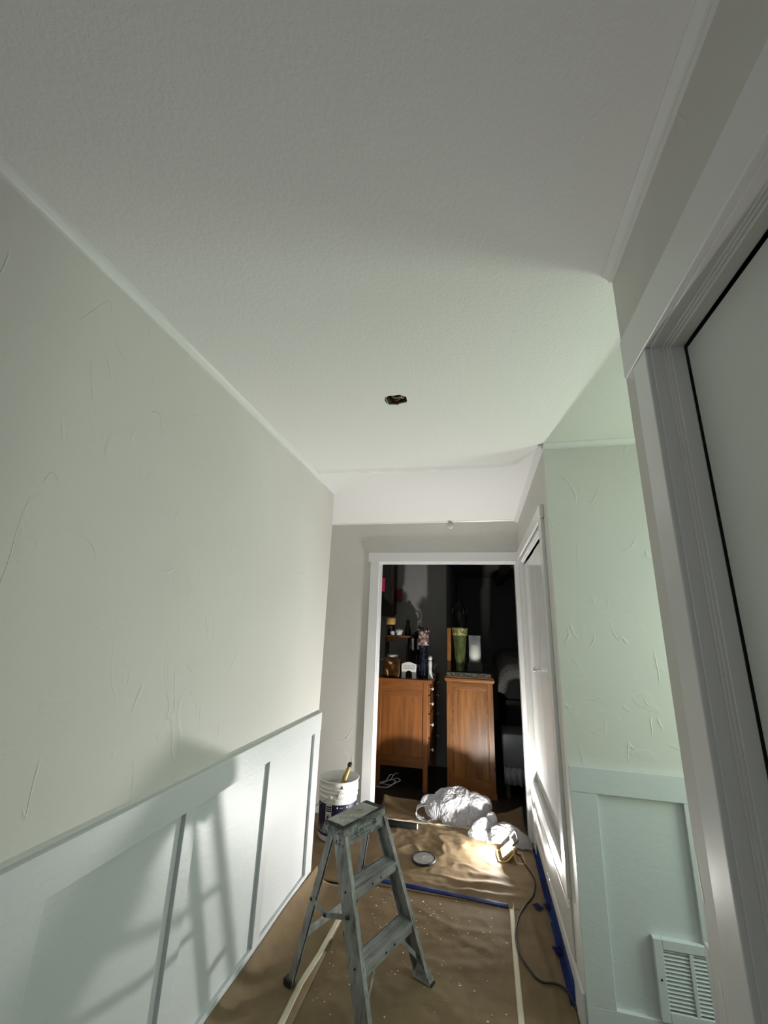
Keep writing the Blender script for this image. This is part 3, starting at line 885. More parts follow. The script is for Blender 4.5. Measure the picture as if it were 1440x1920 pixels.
# cap
WLc, Dc, HC = .149, .116, .073
cap = bpy.data.objects.new('cap_group', None)
bm = nb()
zb = ZT - HC
top = [(F1, -WLc), (F1, WLc), (F1 - Dc, WLc), (F1 - Dc, -WLc)]
e_ = .008
low = [(F1 + .013, -WLc - e_), (F1 + .013, WLc + e_), (F1 - Dc - .006, WLc + e_), (F1 - Dc - .006, -WLc - e_)]
tv = [bm.verts.new((x, y, ZT)) for x, y in top]
bm.faces.new(tv)
lv = [bm.verts.new((x, y, zb)) for x, y in low]
# front and back skirts
bm.faces.new((tv[0], tv[1], lv[1], lv[0]))
bv = [bm.verts.new((F1 - Dc - .006, WLc + e_, zb + .022)), bm.verts.new((F1 - Dc - .006, -WLc - e_, zb + .022))]
bm.faces.new((tv[2], tv[3], bv[1], bv[0]))
# side skirts with an arched notch
for (ta, tb, la, sgn) in ((tv[0], tv[3], lv[0], -1), (tv[1], tv[2], lv[1], 1)):
    ylow = sgn * (WLc + e_)
    pts = [(F1 - .048, zb + .004), (F1 - .056, zb + .020), (F1 - .066, zb + .030), (F1 - .080, zb + .034)]
    arch = [bm.verts.new((x, sgn * (WLc + e_ * (ZT - z) / HC), z)) for x, z in pts]
    br = bv[1] if sgn < 0 else bv[0]
    bm.faces.new([ta, la] + arch + [br, tb])
es = [e for e in bm.edges if all(abs(v.co.z - ZT) < 1e-6 for v in e.verts)]
bmesh.ops.bevel(bm, geom=es, offset=.005, segments=3, affect='EDGES', profile=.5)
capo = obj('cap', bm, 'ladcap', ld)
md = capo.modifiers.new('thickness', 'SOLIDIFY'); md.thickness = .003; md.offset = -1
obj('cap_grip', bx(F1 - Dc + .008, F1 - .008, -WLc + .008, WLc - .008, ZT - .001, ZT + .0018, .0008), 'ladgrip', capo)
# raised oval badge on the cap front
bm = nb(); slope = .013 / HC
def capfront(y, z): return (F1 + (ZT - z) * slope + .0008, y, z)
for (a_, b__, wdt) in ((.076, .0255, .0042), (.062, .0185, .0030)):
    pts = [capfront(a_ * math.cos(t * 2 * PI / 40), ZT - .037 + b__ * math.sin(t * 2 * PI / 40)) for t in range(41)]
    tube(bm, pts, wdt, 6, False)
obj('oval_badge', bm, 'ladcap', capo, True)
for sgn in (-1, 1):
    for (df, dz) in ((-.012, -.050), (-.030, -.058), (-.02, -.030), (-.085, -.022), (-.10, -.038), (-.012, -.064)):
        bm = nb(); lathe(bm, [(0, 0), (.004, 0), (.003, .002), (0, .0025)], 10)
        rv = obj('rivet', bm, 'rivet', capo); rv.location = (F1 + df, sgn * (WLc + e_ * (-dz) / HC), ZT + dz); rv.rotation_euler = (-sgn * PI / 2, 0, 0)

# ------------------------------------------------------------------ bucket with brush
bk = thing('paint_bucket', 'white five-gallon paint bucket with navy label behind the wainscot corner', 'bucket', (-1.058, 3.385, .012))
bm = nb()
lathe(bm, [(0, 0), (.128, 0), (.132, .004), (.1375, .20), (.139, .262), (.1445, .266), (.1445, .272), (.140, .276), (.140, .296), (.147, .300), (.147, .307), (.1415, .311), (.1415, .320), (.147, .324), (.147, .331), (.1425, .335), (.1435, .362), (.150, .366), (.151, .372), (.147, .375), (.143, .373), (.140, .30), (.134, .05), (0, .05)], 56)
body = obj('bucket_body', bm, 'bucket', bk, True)
bm = nb(); lathe(bm, [(.1335, .305), (.10, .306), (0, .307)], 48); obj('paint_residue', bm, 'residue', bk, True)
# printed label band: navy ring with a white warning panel
def band(a0, a1, z0, z1, lift, nm, mt_, par):
    bm = nb(); rows = []
    nseg = max(2, int((a1 - a0) / .08))
    for k in range(nseg + 1):
        a = a0 + (a1 - a0) * k / nseg
        row = []
        for z in (z0, z1):
            r = .132 + (.1375 - .132) * (z - .004) / .196 + lift if z <= .2 else .1375 + .0015 * (z - .2) / .062 + lift
            row.append(bm.verts.new((r * math.cos(a), r * math.sin(a), z)))
        rows.append(row)
    for a, b_ in zip(rows, rows[1:]): bm.faces.new((a[0], b_[0], b_[1], a[1]))
    return obj(nm, bm, mt_, par, True)
lab = band(-PI, PI, .035, .232, .0006, 'label', 'navy', bk)
aw = math.atan2(-3.385, 1.058) - .48      # direction of the warning panel
band(aw - .17, aw + .17, .06, .230, .0011, 'warning_panel', 'labelwhite', lab)
band(aw - .15, aw + .15, .186, .222, .0015, 'warning_heading', 'black', lab)
for k in range(2): band(aw - .12, aw + .12, .196 + k * .012, .200 + k * .012, .0019, 'heading_text', 'labelwhite', lab)
def on_label(a, z, lift): 
    r = .132 + .0055 * (z - .004) / .196 + lift
    return Vector((r * math.cos(a), r * math.sin(a), z))
bm = nb(); tube(bm, [on_label(aw + .115 * math.cos(t * PI / 12), .140 + .030 * math.sin(t * PI / 12), .0022) for t in range(25)], .0018, 6, False); obj('prohibition_ring', bm, 'black', lab)
bm = nb(); tube(bm, [on_label(aw - .08 + .16 * t / 6, .162 - .044 * t / 6, .0022) for t in range(7)], .0018, 6); obj('prohibition_bar', bm, 'black', lab)
bm = nb(); tube(bm, [on_label(aw - .03, .158, .002), on_label(aw + .0, .145, .002), on_label(aw + .015, .128, .002)], [.004, .009, .005], 8); obj('warning_figure', bm, 'black', lab)
for k, (da, z) in enumerate(((.46, .215), (.96, .217))):
    bm = nb(); bmesh.ops.create_uvsphere(bm, u_segments=10, v_segments=6, radius=.006); o = obj('label_dot', bm, 'labelwhite', lab); o.location = on_label(aw + da, z, 0)
band(aw + .58, aw + .76, .211, .217, .0012, 'label_text', 'paleskirt', lab)
# ear and bail handle
ae = aw + .10
ear = nb(); lathe(ear, [(0, 0), (.012, 0), (.012, .008), (.006, .012), (0, .012)], 14)
eo = obj('handle_ear', ear, 'bucket', bk, True); eo.location = (.1405 * math.cos(ae), .1405 * math.sin(ae), .286); eo.rotation_euler = (0, PI / 2, ae)
e0 = Vector((.155 * math.cos(ae), .155 * math.sin(ae), .286)); e1 = Vector((-.155 * math.cos(ae), -.155 * math.sin(ae), .286))
side = Vector((math.sin(ae), -math.cos(ae), 0))
if side.x > 0: side = -side
pts = []
for t in range(21):
    q = t / 20; base = e0.lerp(e1, (1 - math.cos(q * PI)) / 2)
    pts.append(base + side * .165 * math.sin(q * PI) + Vector((0, 0, -.115 * math.sin(q * PI))))
bm = nb(); tube(bm, pts, .002, 6); obj('bail_wire', bm, 'wire', bk, True)
pb = thing('paint_brush', 'paint brush with black-tipped wooden handle leaning in the bucket', 'brush', (-1.058, 3.385, .012))
a0 = Vector((.058, -.105, .352)); d_ = Vector((.055, .040, .165)).normalized()
bm = nb(); tube(bm, spline([a0 + d_ * .012, a0 + d_ * .03, a0 + d_ * .06, a0 + d_ * .10, a0 + d_ * .13], 5), [.013] * 6 + [.018] * 6 + [.016] * 5 + [.012] * 4, 10); obj('handle', bm, 'brush', pb, True)
bm = nb(); bmesh.ops.create_uvsphere(bm, u_segments=12, v_segments=8, radius=.018); o = obj('handle_tip', bm, 'black', pb, True); o.location = a0 + d_ * .138
bm = nb(); bar(bm, a0 - d_ * .03, a0 + d_ * .015, .045, .018); obj('ferrule', bm, 'rivet', pb)
bm = nb(); bar(bm, a0 - d_ * .08, a0 - d_ * .03, .048, .016); obj('bristles', bm, 'residue', pb)

# ------------------------------------------------------------------ lid, roller tube
li = thing('paint_can_lid', 'round silver paint can lid with dark rim lying on kraft paper', 'lid', (-.395, 3.222, zland(-.395, 3.222) + .004))
li.rotation_euler = (math.radians(3), math.radians(-2), 0)
bm = nb(); lathe(bm, [(.067, .004), (.070, .012), (.074, .015), (.079, .013), (.080, .006), (.077, 0), (.067, .001)], 48); obj('rim', bm, 'darktin', li, True)
bm = nb(); lathe(bm, [(0, .0085), (.060, .0085), (.064, .010), (.0675, .010), (.0675, .004), (0, .004)], 48); obj('disc', bm, 'tin', li, True)
bm = nb()
tube(bm, [(.004 + .026 * math.cos(a), .028 * math.sin(a), .0092) for a in [PI / 2 + PI * k / 14 for k in range(15)]], .0022, 6)
tube(bm, [(.014 + .026 * math.cos(a), .028 * math.sin(a), .0092) for a in [-PI / 2 + PI * k / 14 for k in range(15)]], .0022, 6)
for xx in (.004, .014): tube(bm, [(xx, -.028, .0092), (xx, .028, .0092)], .0022, 6)
for yy in (-.010, .004): tube(bm, [(-.018, yy, .0092), (.002, yy, .0092)], .0018, 6)
o = obj('embossed_mark', bm, 'white', li, True); o.location = (.014, 0, 0)
ro = thing('roller_cover', 'dark paint roller cover with white end lying behind the step ladder', 'roller', (-.60, 3.640, zland(-.6, 3.64) + .021), .03)
bm = nb(); lathe(bm, [(.012, -.13), (.0195, -.13), (.021, -.126), (.021, .096), (.0195, .10), (.012, .10)], 24); o = obj('nap', bm, 'roller', ro, True); o.rotation_euler = (0, PI / 2, 0)
bm = nb(); lathe(bm, [(0, .098), (.017, .098), (.017, .104), (.012, .106), (0, .103)], 20); o = obj('end_cap', bm, 'white', ro, True); o.rotation_euler = (0, PI / 2, 0)

# ------------------------------------------------------------------ LED work light and cord
wl = thing('work_light', 'small LED work light glowing on the floor beside the plastic bag', 'lamp', (.150, 3.425, .006))
TILT = math.radians(-40); TW = math.radians(4)
Rm = Matrix.Rotation(TW, 4, 'Z') @ Matrix.Rotation(TILT, 4, 'Y')
def lampobj(nm, bm, mt_, smooth=False):
    o = obj(nm, bm, mt_, wl, smooth); o.matrix_local = Matrix.Translation((0, 0, .057)) @ Rm; return o
lampobj('housing', bx(-.046, .052, -.062, .062, -.030, -.006, .008), 'lampgrey')
lampobj('bezel', box(box(box(box(nb(), -.054, -.034, -.064, .064, -.012, .003), .034, .054, -.064, .064, -.012, .003), -.034, .034, -.064, -.044, -.012, .003), -.034, .034, .044, .064, -.012, .003), 'lampyellow')
lampobj('lens', bx(-.034, .034, -.044, .044, -.008, .006, .003), 'led')
bm = nb()
for yy in (-.072, .072):
    tube(bm, spline([(.03, yy, .09), (.035, yy, .05), (.05, yy, .008), (.10, yy, .006)], 6), .006, 8)
    tube(bm, spline([(.03, yy, .06), (-.02, yy, .012), (-.07, yy, .006)], 6), .006, 8)
tube(bm, [(.10, -.072, .006), (.10, .072, .006)], .006, 8)
tube(bm, [(-.07, -.072, .006), (-.07, .072, .006)], .006, 8)
o = obj('stand', bm, 'lampyellow', wl, True); o.rotation_euler = (0, 0, TW)
bm = nb(); tube(bm, spline([(.025, -.066, .100), (.060, -.066, .135), (.065, 0, .140), (.060, .066, .135), (.025, .066, .100)], 8), .007, 8)
o = obj('handle', bm, 'lampgrey', wl, True); o.rotation_euler = (0, 0, TW)
cpts = [(.205, 3.43, .04), (.228, 3.46, .012), (.254, 3.354, .014), (.286, 3.239, .014), (.292, 3.154, .014), (.263, 3.012, .018), (.209, 2.909, .016), (.163, 2.796, .012), (.139, 2.666, .012), (.145, 2.54, .012), (.184, 2.437, .013), (.222, 2.385, .015), (.286, 2.377, .022), (.325, 2.357, .016), (.343, 2.299, .012), (.363, 2.215, .010), (.40, 2.05, .006), (.46, 1.85, .006)]
bm = nb(); tube(bm, spline(cpts, 8), .0048, 8)
tag(obj('power_cord', bm, 'cord', None, True), 'black power cord snaking from the work light along the baseboard', 'cord')

# ------------------------------------------------------------------ plastic bags
def blob_bag(name, label, blobs, voxel, seed, amp):
    """one crumpled film mesh: overlapping ellipsoids merged by a voxel remesh, then creased"""
    bm = nb()
    for (c, r, rot) in blobs:
        M = Matrix.Translation(c) @ Matrix.Rotation(rot, 4, 'Z') @ Matrix.Diagonal((*r, 1))
        bmesh.ops.create_icosphere(bm, subdivisions=4, radius=1, matrix=M)
    o = obj(name, bm, 'bag', None, True)
    md = o.modifiers.new('r', 'REMESH'); md.mode = 'VOXEL'; md.voxel_size = voxel
    dg = bpy.context.evaluated_depsgraph_get()
    me = bpy.data.meshes.new_from_object(o.evaluated_get(dg))
    o.modifiers.clear(); old = o.data; o.data = me; bpy.data.meshes.remove(old)
    nrm = [v.normal.copy() for v in me.vertices]
    for v, nn in zip(me.vertices, nrm):
        p = v.co.copy()
        w1 = noise.noise_vector(p * 5 + Vector((seed, 1, 2))) * .9
        q = p * 6.5 + Vector((seed, 0, 0)) + w1
        a = 1 - 2.6 * abs(noise.noise(q))
        b_ = 1 - 2.6 * abs(noise.noise(q * 2.3 + Vector((4, 4, 4))))
        c_ = 1 - 2.6 * abs(noise.noise(Vector((q.x * 6, q.y * 3, q.z * 3)) + w1))
        dlt = amp * (a * .85 + b_ * .28 + c_ * .12)
        v.co = p + nn * dlt
        if v.co.z < .008: v.co.z = .008 + (v.co.z - .008) * .05
    # fold the film into crisp uneven facets
    md = o.modifiers.new('d', 'DECIMATE'); md.ratio = 0.035
    dg = bpy.context.evaluated_depsgraph_get()
    me2 = bpy.data.meshes.new_from_object(o.evaluated_get(dg))
    o.modifiers.clear(); o.data = me2; bpy.data.meshes.remove(me)
    me2.materials.clear(); me2.materials.append(MT['bag'])
    for p in me2.polygons: p.use_smooth = False
    b_ = o.modifiers.new('soft_folds', 'BEVEL'); b_.width = .004; b_.segments = 2; b_.limit_method = 'ANGLE'; b_.angle_limit = .25
    return tag(o, label, 'plastic bag')


big_bag = blob_bag('plastic_bag', 'large crumpled white plastic bag heaped in the doorway', [
    (Vector((-.225, 3.91, .085)), (.190, .120, .150), .1),
    (Vector((-.08, 3.90, .095)), (.135, .095, .115), -.2),
    (Vector((-.36, 3.89, .075)), (.100, .080, .090), .3),
    (Vector((-.43, 3.90, .120)), (.075, .014, .045), .5),
    (Vector((.010, 3.90, .150)), (.045, .040, .050), 0),
    (Vector((-.22, 3.83, .040)), (.15, .05, .045), 0),
    (Vector((.03, 3.86, .055)), (.055, .05, .055), .4)], .005, 3.0, .013)
blob_bag('plastic_bag', 'small twisted white plastic bag beside the glowing work light', [
    (Vector((-.010, 3.70, .060)), (.095, .030, .060), .7),
    (Vector((-.030, 3.655, .028)), (.090, .045, .032), .2),
    (Vector((.050, 3.76, .090)), (.045, .025, .052), .5),
    (Vector((.020, 3.62, .020)), (.075, .022, .020), -.3),
    (Vector((.090, 3.62, .040)), (.060, .018, .040), -.1)], .004, 9.0, .009)


# open handle loop of the big bag, a twisted ribbon of film
bm = nb(); rows = []
lp = spline([(-.375, 3.855, .060), (-.43, 3.835, .105), (-.50, 3.82, .095), (-.535, 3.81, .050), (-.50, 3.80, .016), (-.43, 3.80, .018), (-.37, 3.82, .040)], 9)
for i, p in enumerate(lp):
    t = i / (len(lp) - 1); wdt = .020 + .030 * math.sin(t * PI) + .006 * noise.noise(Vector((i * .7, 1, 1)))
    d_ = Vector((.25 * math.sin(i * .5), 1.0, .35 * math.cos(i * .35))).normalized()
    rows.append([bm.verts.new(p + d_ * wdt * k + Vector((0, 0, .006 * noise.noise(Vector((i * .5, k * 6, 3)))))) for k in (0, .33, .66, 1.0)])
for a, b_ in zip(rows, rows[1:]):
    for k in range(3): bm.faces.new((a[k], a[k + 1], b_[k + 1], b_[k]))
hl = obj('handle_loop', bm, 'bag', big_bag, True); md = hl.modifiers.new('t', 'SOLIDIFY'); md.thickness = .0015


def sheet_bag(name, label):
    bm = nb(); rows = []
    nx, ny = 48, 26
    for i in range(nx + 1):
        row = []
        for j in range(ny + 1):
            u, v = i / nx, j / ny
            x = .045 + .275 * u; y = 3.56 + .10 * v - .03 * u
            z = .020 + .115 * math.sin(v * PI * .55) * (1 - .55 * u ** 2.2) * (.55 + .45 * math.sin(u * PI)) + .010 * (1 - abs(noise.noise(Vector((x * 14, v * 4, 2)))) * 2) + .006 * noise.noise(Vector((x * 40, v * 9, 5)))
            row.append(bm.verts.new((x, y + .015 * noise.noise(Vector((x * 12, v * 3, 8))), max(.012, z))))
        rows.append(row)
    for a, b_ in zip(rows, rows[1:]):
        for j in range(ny): bm.faces.new((a[j], b_[j], b_[j + 1], a[j + 1]))
    o = obj(name, bm, 'bag', None, True)
    md = o.modifiers.new('t', 'SOLIDIFY'); md.thickness = .0008
    return tag(o, label, 'plastic bag')


sheet_bag('plastic_bag', 'thin clear-white plastic film draped behind the work light against baseboard')

# ------------------------------------------------------------------ far room: dresser on legs (left)
dr = thing('wooden_dresser', 'orange pine dresser on legs with white porcelain knobs seen end-on', 'dresser', (-1.03, 4.42, 0))
DW, DL, DHt = .517, .85, .955
obj('top', bx(-.02, DW + .040, -.02, DL + .02, DHt, DHt + .032, .004), 'pinex', dr)
for x0 in (0, DW - .046):
    for y0 in (0, DL - .046):
        obj('leg', bx(x0, x0 + .046, y0, y0 + .046, 0, DHt, .003), 'pine', dr)
obj('end_rail', bx(.046, DW - .046, .006, .024, .82, DHt, .002), 'pinex', dr)
obj('end_rail', bx(.046, DW - .046, .006, .024, .195, .285, .002), 'pinex', dr)
obj('end_panel', bx(.046, DW - .046, .014, .024, .285, .82), 'pine', dr)
obj('carcass', bx(.01, DW - .012, .03, DL - .01, .20, DHt), 'walnut', dr)
for (z0, z1) in ((.845, .945), (.675, .835), (.46, .665), (.225, .45)):
    d = obj('drawer', bx(DW - .010, DW + .012, .05, DL - .05, z0, z1, .003), 'pine', dr)
    for yy in (.12, DL - .14):
        bm = nb(); lathe(bm, [(0, 0), (.006, 0), (.006, .014), (.015, .020), (.016, .027), (.010, .034), (0, .035)], 16)
        k = obj('knob', bm, 'ceramic', d, True); k.rotation_euler = (0, PI / 2, 0); k.location = (DW + .012, yy, (z0 + z1) / 2)
# hutch shelf on the dresser
hs = thing('hutch_shelf', 'small brown wooden shelf standing on the pine dresser', 'shelf', (-1.03, 4.72, DHt + .032))
obj('shelf_board', bx(0, .30, 0, .16, .395, .415, .003), 'pinex', hs)
obj('side_board', bx(0, .018, 0, .16, 0, .395), 'walnut', hs)
obj('side_board', bx(.24, .255, .02, .14, 0, .395), 'walnut', hs)
obj('bracket', bx(.02, .11, -.004, .012, .345, .395, .004), 'pinex', hs)

# items on the dresser (top at z=.987)
ZD = DHt + .032
jr = thing('amber_canister', 'square tortoiseshell canister with gold patch on the dresser', 'canister', (-.893, 4.50, ZD))
obj('body', bx(-.085, .085, -.07, .07, 0, .195, .012), 'amber', jr)
bm = nb(); lathe(bm, [(0, .195), (.055, .195), (.058, .205), (.058, .217), (.052, .222), (0, .222)], 28); obj('lid', bm, 'ceramic', jr, True)
bm = nb(); tube(bm, spline([(-.075, -.05, .185), (-.11, -.055, .17), (-.13, -.05, .165)], 6), .003, 6); obj('wire_clasp', bm, 'wire', jr)
ln_ = thing('ceramic_lantern', 'white pierced ceramic tealight house with dark arch on the dresser', 'lantern', (-.715, 4.50, ZD))
bm = nb()
def arch_wall(bm, w, h, ow, oh, y0, y1):
    n_ = 12
    outer = [(-w, 0), (-w, h * .86)] + [(-w + 2 * w * k / 8, h * (.86 + .14 * math.sin(PI * k / 8))) for k in range(1, 8)] + [(w, h * .86), (w, 0)]
    inner = [(ow, 0)] + [(ow * math.cos(PI * k / n_), oh + ow * math.sin(PI * k / n_)) for k in range(n_ + 1)] + [(-ow, 0)]
    ring = outer + inner
    a = [bm.verts.new((x, y0, z)) for x, z in ring]; b_ = [bm.verts.new((x, y1, z)) for x, z in ring]
    bm.faces.new(a); bm.faces.new(b_)
    k = len(ring)
    for i in range(k): bm.faces.new((a[i], a[(i + 1) % k], b_[(i + 1) % k], b_[i]))
arch_wall(bm, .075, .158, .034, .042, -.03, -.022)
fr = obj('front_wall', bm, 'ceramic', ln_)
obj('side_wall', bx(-.075, -.068, -.022, .03, 0, .135), 'ceramic', ln_); obj('side_wall', bx(.068, .075, -.022, .03, 0, .135), 'ceramic', ln_)
obj('back_wall', bx(-.068, .068, .024, .03, 0, .135), 'void', ln_)
hole_ = None
for r_ in range(3):
    for k in range(8):
        bm = None
        if hole_ is None:
            bm = nb(); lathe(bm, [(0, 0), (.0042, 0), (.0042, .0008), (0, .0008)], 8); hole_ = obj('pierced_hole', bm, 'black', fr); o = hole_
        else:
            o = hole_.copy(); C.objects.link(o); o.parent = fr
        o.rotation_euler = (PI / 2, 0, 0); o.location = (-.055 + k * .0155 + (r_ % 2) * .006, -.030, .095 + r_ * .015)
bt = thing('midnight_vase', 'dark blue glass bottle with a flowered sleeve on the dresser', 'vase', (-.578, 4.56, ZD))
bm = nb(); lathe(bm, [(0, 0), (.055, 0), (.060, .02), (.062, .12), (.050, .20), (.036, .25), (.040, .30), (.052, .33), (0, .33)], 28); obj('bottle', bm, 'midnight', bt, True)
bm = nb(); lathe(bm, [(0, .325), (.054, .325), (.060, .36), (.058, .43), (.062, .46), (.050, .478), (0, .47)], 28); sv = obj('sleeve', bm, 'floral', bt, True)
for k in range(7):
    a = k * .9; bm = nb(); bmesh.ops.create_icosphere(bm, subdivisions=2, radius=.016); o = obj('flower', bm, 'bronze' if k % 2 else 'floral', sv, True); o.location = (.05 * math.cos(a), .05 * math.sin(a), .475 + .01 * (k % 3))
for i, (x, z0, z1, lab_) in enumerate(((-.708, 1.255, 1.375, 'left slim grey-white taper candle behind the ceramic lantern'), (-.650, 1.265, 1.375, 'slim grey-white taper candle beside the midnight vase'))):
    cs = thing('taper_candle', lab_, 'candle', (x, 4.68, ZD), 0, 'taper candles on the dresser')
    bm = nb(); lathe(bm, [(0, 0), (.03, 0), (.028, .01), (.008, .03), (.008, z0 - ZD - .01), (.016, z0 - ZD), (0, z0 - ZD)], 16); obj('holder', bm, 'bronze', cs, True)
    bm = nb(); lathe(bm, [(.013, z0 - ZD), (.012, z1 - ZD), (0, z1 - ZD + .004)], 16); obj('wax', bm, 'ceramic', cs, True)
sf = thing('white_figurine', 'slender white ceramic figurine at the edge of the dresser', 'figurine', (-.505, 4.55, ZD))
bm = nb(); lathe(bm, [(0, 0), (.030, 0), (.026, .03), (.016, .09), (.022, .14), (.018, .17), (.010, .185), (0, .186)], 18); obj('figure', bm, 'ceramic', sf, True)
bm = nb(); lathe(bm, [(0, .180), (.020, .185), (.022, .205), (.014, .222), (0, .226)], 16); obj('figure_head', bm, 'ceramic', sf, True)
pl = thing('dark_sprig', 'small dark dried sprig at the right end of the dresser', 'plant', (-.500, 4.72, ZD))
bm = nb(); lathe(bm, [(0, 0), (.03, 0), (.035, .04), (.028, .06), (0, .06)], 16); obj('pot', bm, 'black', pl, True)
for k in range(9):
    a = k * .7; bm = nb(); tube(bm, spline([(0, 0, .05), (.02 * math.cos(a), .02 * math.sin(a), .10), (.05 * math.cos(a), .05 * math.sin(a), .14 + .02 * (k % 3))], 4), [.004] * 9, 5); obj('twig', bm, 'bronze', pl)
# objects on the hutch shelf (shelf top z = 1.402)
ZS = ZD + .415
jl = thing('jar', 'glass jar with amber lid on the small brown shelf', 'jar', (-.985, 4.80, ZS))
bm = nb(); lathe(bm, [(0, 0), (.045, 0), (.048, .01), (.048, .10), (.040, .115), (0, .115)], 24); obj('jar_body', bm, 'midnight', jl, True)
bm = nb(); lathe(bm, [(0, .115), (.052, .115), (.054, .12), (.054, .185), (.048, .19), (0, .19)], 24); obj('jar_lid', bm, 'yellowlid', jl, True)
def crystal(loc, s, seed, lab_):
    bm = nb(); bmesh.ops.create_icosphere(bm, subdivisions=1, radius=s)
    r_ = random.Random(seed)
    for v in bm.verts: v.co *= r_.uniform(.7, 1.25); v.co.z = max(-s * .7, v.co.z * 1.2)
    o = obj('white_crystal', bm, 'crystal'); o.location = (loc[0], loc[1], loc[2] + s * .7); tag(o, lab_, 'crystal', 'crystals on the small shelf')
crystal((-.880, 4.76, ZS), .042, 1, 'larger bright white crystal chunk at the shelf edge')
crystal((-.955, 4.74, ZS), .032, 2, 'smaller grey crystal chunk beneath the amber lid jar')
cat = thing('dark_figurine', 'dark cat-like figurine on the end of the small brown shelf', 'figurine', (-.788, 4.80, ZS))
bm = nb(); lathe(bm, [(0, 0), (.035, 0), (.038, .03), (.028, .09), (.018, .12), (.022, .14), (.018, .165), (0, .172)], 18); bd_ = obj('figurine_body', bm, 'bronze', cat, True)
for s in (-1, 1):
    bm = nb(); lathe(bm, [(.009, 0), (.005, .018), (0, .032)], 8); o = obj('ear', bm, 'bronze', cat, True); o.location = (s * .011, 0, .155)
pf = thing('small_picture', 'small pale grey picture card behind the taper candles', 'picture', (-.775, 5.04, ZD))
obj('card', bx(-.055, .055, -.004, .004, .26, .40), 'paleskirt', pf); obj('easel', bx(-.05, .05, .004, .014, 0, .26), 'black', pf)
# dark ornate urn behind the flowered sleeve
ur = thing('dark_urn', 'dark ornate urn with finial behind the flowered vase', 'urn', (-.672, 4.93, ZD))
bm = nb(); lathe(bm, [(0, 0), (.05, 0), (.03, .03), (.03, .20), (.07, .30), (.08, .38), (.055, .43), (.06, .45), (.03, .47), (.012, .49), (.018, .51), (0, .53)], 24); obj('urn_body', bm, 'bronze', ur, True)
for s in (-1, 1):
    bm = nb(); tube(bm, spline([(s * .07, 0, .31), (s * .11, 0, .35), (s * .10, 0, .41), (s * .055, 0, .43)], 6), .007, 8); obj('handle', bm, 'bronze', ur, True)

# ------------------------------------------------------------------ far room: oak cabinet (right)
cx0, cx1, cy0 = -.330, .116, 4.45
cbn = thing('oak_cabinet', 'tall golden oak cabinet with framed end panel and dark top', 'cabinet', (cx0, cy0, 0))
CW = cx1 - cx0
obj('carcass', bx(.004, CW - .004, .024, .95, .055, .985), 'oak', cbn)
for x0 in (0, CW - .052): obj('stile', bx(x0, x0 + .052, 0, .024, .055, .985, .003), 'oak', cbn)
obj('rail', bx(.052, CW - .052, 0, .024, .930, .985, .003), 'oakx', cbn)
obj('rail', bx(.052, CW - .052, 0, .024, .055, .135, .003), 'oakx', cbn)
obj('inset_panel', bx(.052, CW - .052, .012, .022, .135, .930), 'oak', cbn)
for b6 in ((.052, .064, .004, .016, .135, .930), (CW - .064, CW - .052, .004, .016, .135, .930), (.064, CW - .064, .004, .016, .918, .930), (.064, CW - .064, .004, .016, .135, .147)):
    obj('panel_bead', bx(*b6, .003), 'oakx', cbn)
obj('plinth', bx(-.006, CW + .006, -.006, .95, 0, .055, .003), 'oakx', cbn)
bm = nb()
prof = [(-.004, .985), (-.012, .992), (-.018, 1.004), (-.018, 1.018), (-.008, 1.026), (-.008, 1.035)]
def ringrect(bm, o_, z): return [bm.verts.new(p) for p in ((o_, o_, z), (CW - o_, o_, z), (CW - o_, .95 - o_, z), (o_, .95 - o_, z))]
rings = [ringrect(bm, a, z) for a, z in prof]
for a, b_ in zip(rings, rings[1:]):
    for k in range(4): bm.faces.new((a[k], a[(k + 1) % 4], b_[(k + 1) % 4], b_[k]))
bm.faces.new(rings[0]); bm.faces.new(rings[-1])
obj('cornice', bm, 'oakx', cbn)
obj('dark_top', bx(.0, CW - .012, -.004, .94, 1.035, 1.075, .004), 'granite', cbn)
obj('gallery_upright', bx(.0, .040, .10, .80, 1.075, 1.50, .004), 'oak', cbn)
obj('hinge', bx(CW - .012, CW - .004, -.0015, .002, .22, .265, .0005), 'black', cbn)
ZCB = 1.075
vs = thing('green_vase', 'tall tapering green ceramic vase with gilded rim on the oak cabinet', 'vase', (-.198, 4.58, ZCB))
bm = nb(); lathe(bm, [(0, 0), (.050, 0), (.054, .012), (.044, .030), (.046, .05), (.058, .16), (.068, .28), (.074, .355), (.060, .362), (0, .362)], 8); o = obj('vase_body', bm, 'greenglaze', vs); o.rotation_euler = (0, 0, PI / 8)
md = o.modifiers.new('b', 'BEVEL'); md.width = .01; md.segments = 3
bm = nb(); lathe(bm, [(.070, .350), (.080, .358), (.078, .380), (.082, .410), (.088, .425), (.080, .432), (.060, .430), (.055, .36)], 32); obj('gilded_rim', bm, 'gilded', vs, True)
hu = thing('hurricane_candle_holder', 'clear glass hurricane with ivory pillar candle on the oak cabinet', 'candle holder', (-.048, 4.62, ZCB))
obj('base_block', bx(-.075, .075, -.07, .07, 0, .085, .004), 'black', hu)
bm = nb(); lathe(bm, [(0, .086), (.062, .086), (.062, .355), (.0585, .355), (.0585, .092), (0, .092)], 40); obj('glass_cylinder', bm, 'glass', hu, True)
bm = nb(); lathe(bm, [(0, .093), (.044, .093), (.044, .258), (.038, .264), (0, .258)], 32); cd = obj('pillar_candle', bm, 'wax', hu, True)
bm = nb(); tube(bm, [(0, 0, .255), (.001, 0, .272)], .0015, 6); obj('wick', bm, 'black', cd)
or_ = thing('dark_lantern_ornament', 'tall dark metal ornament with knobbed finials behind the green vase', 'ornament', (-.205, 4.86, ZCB))
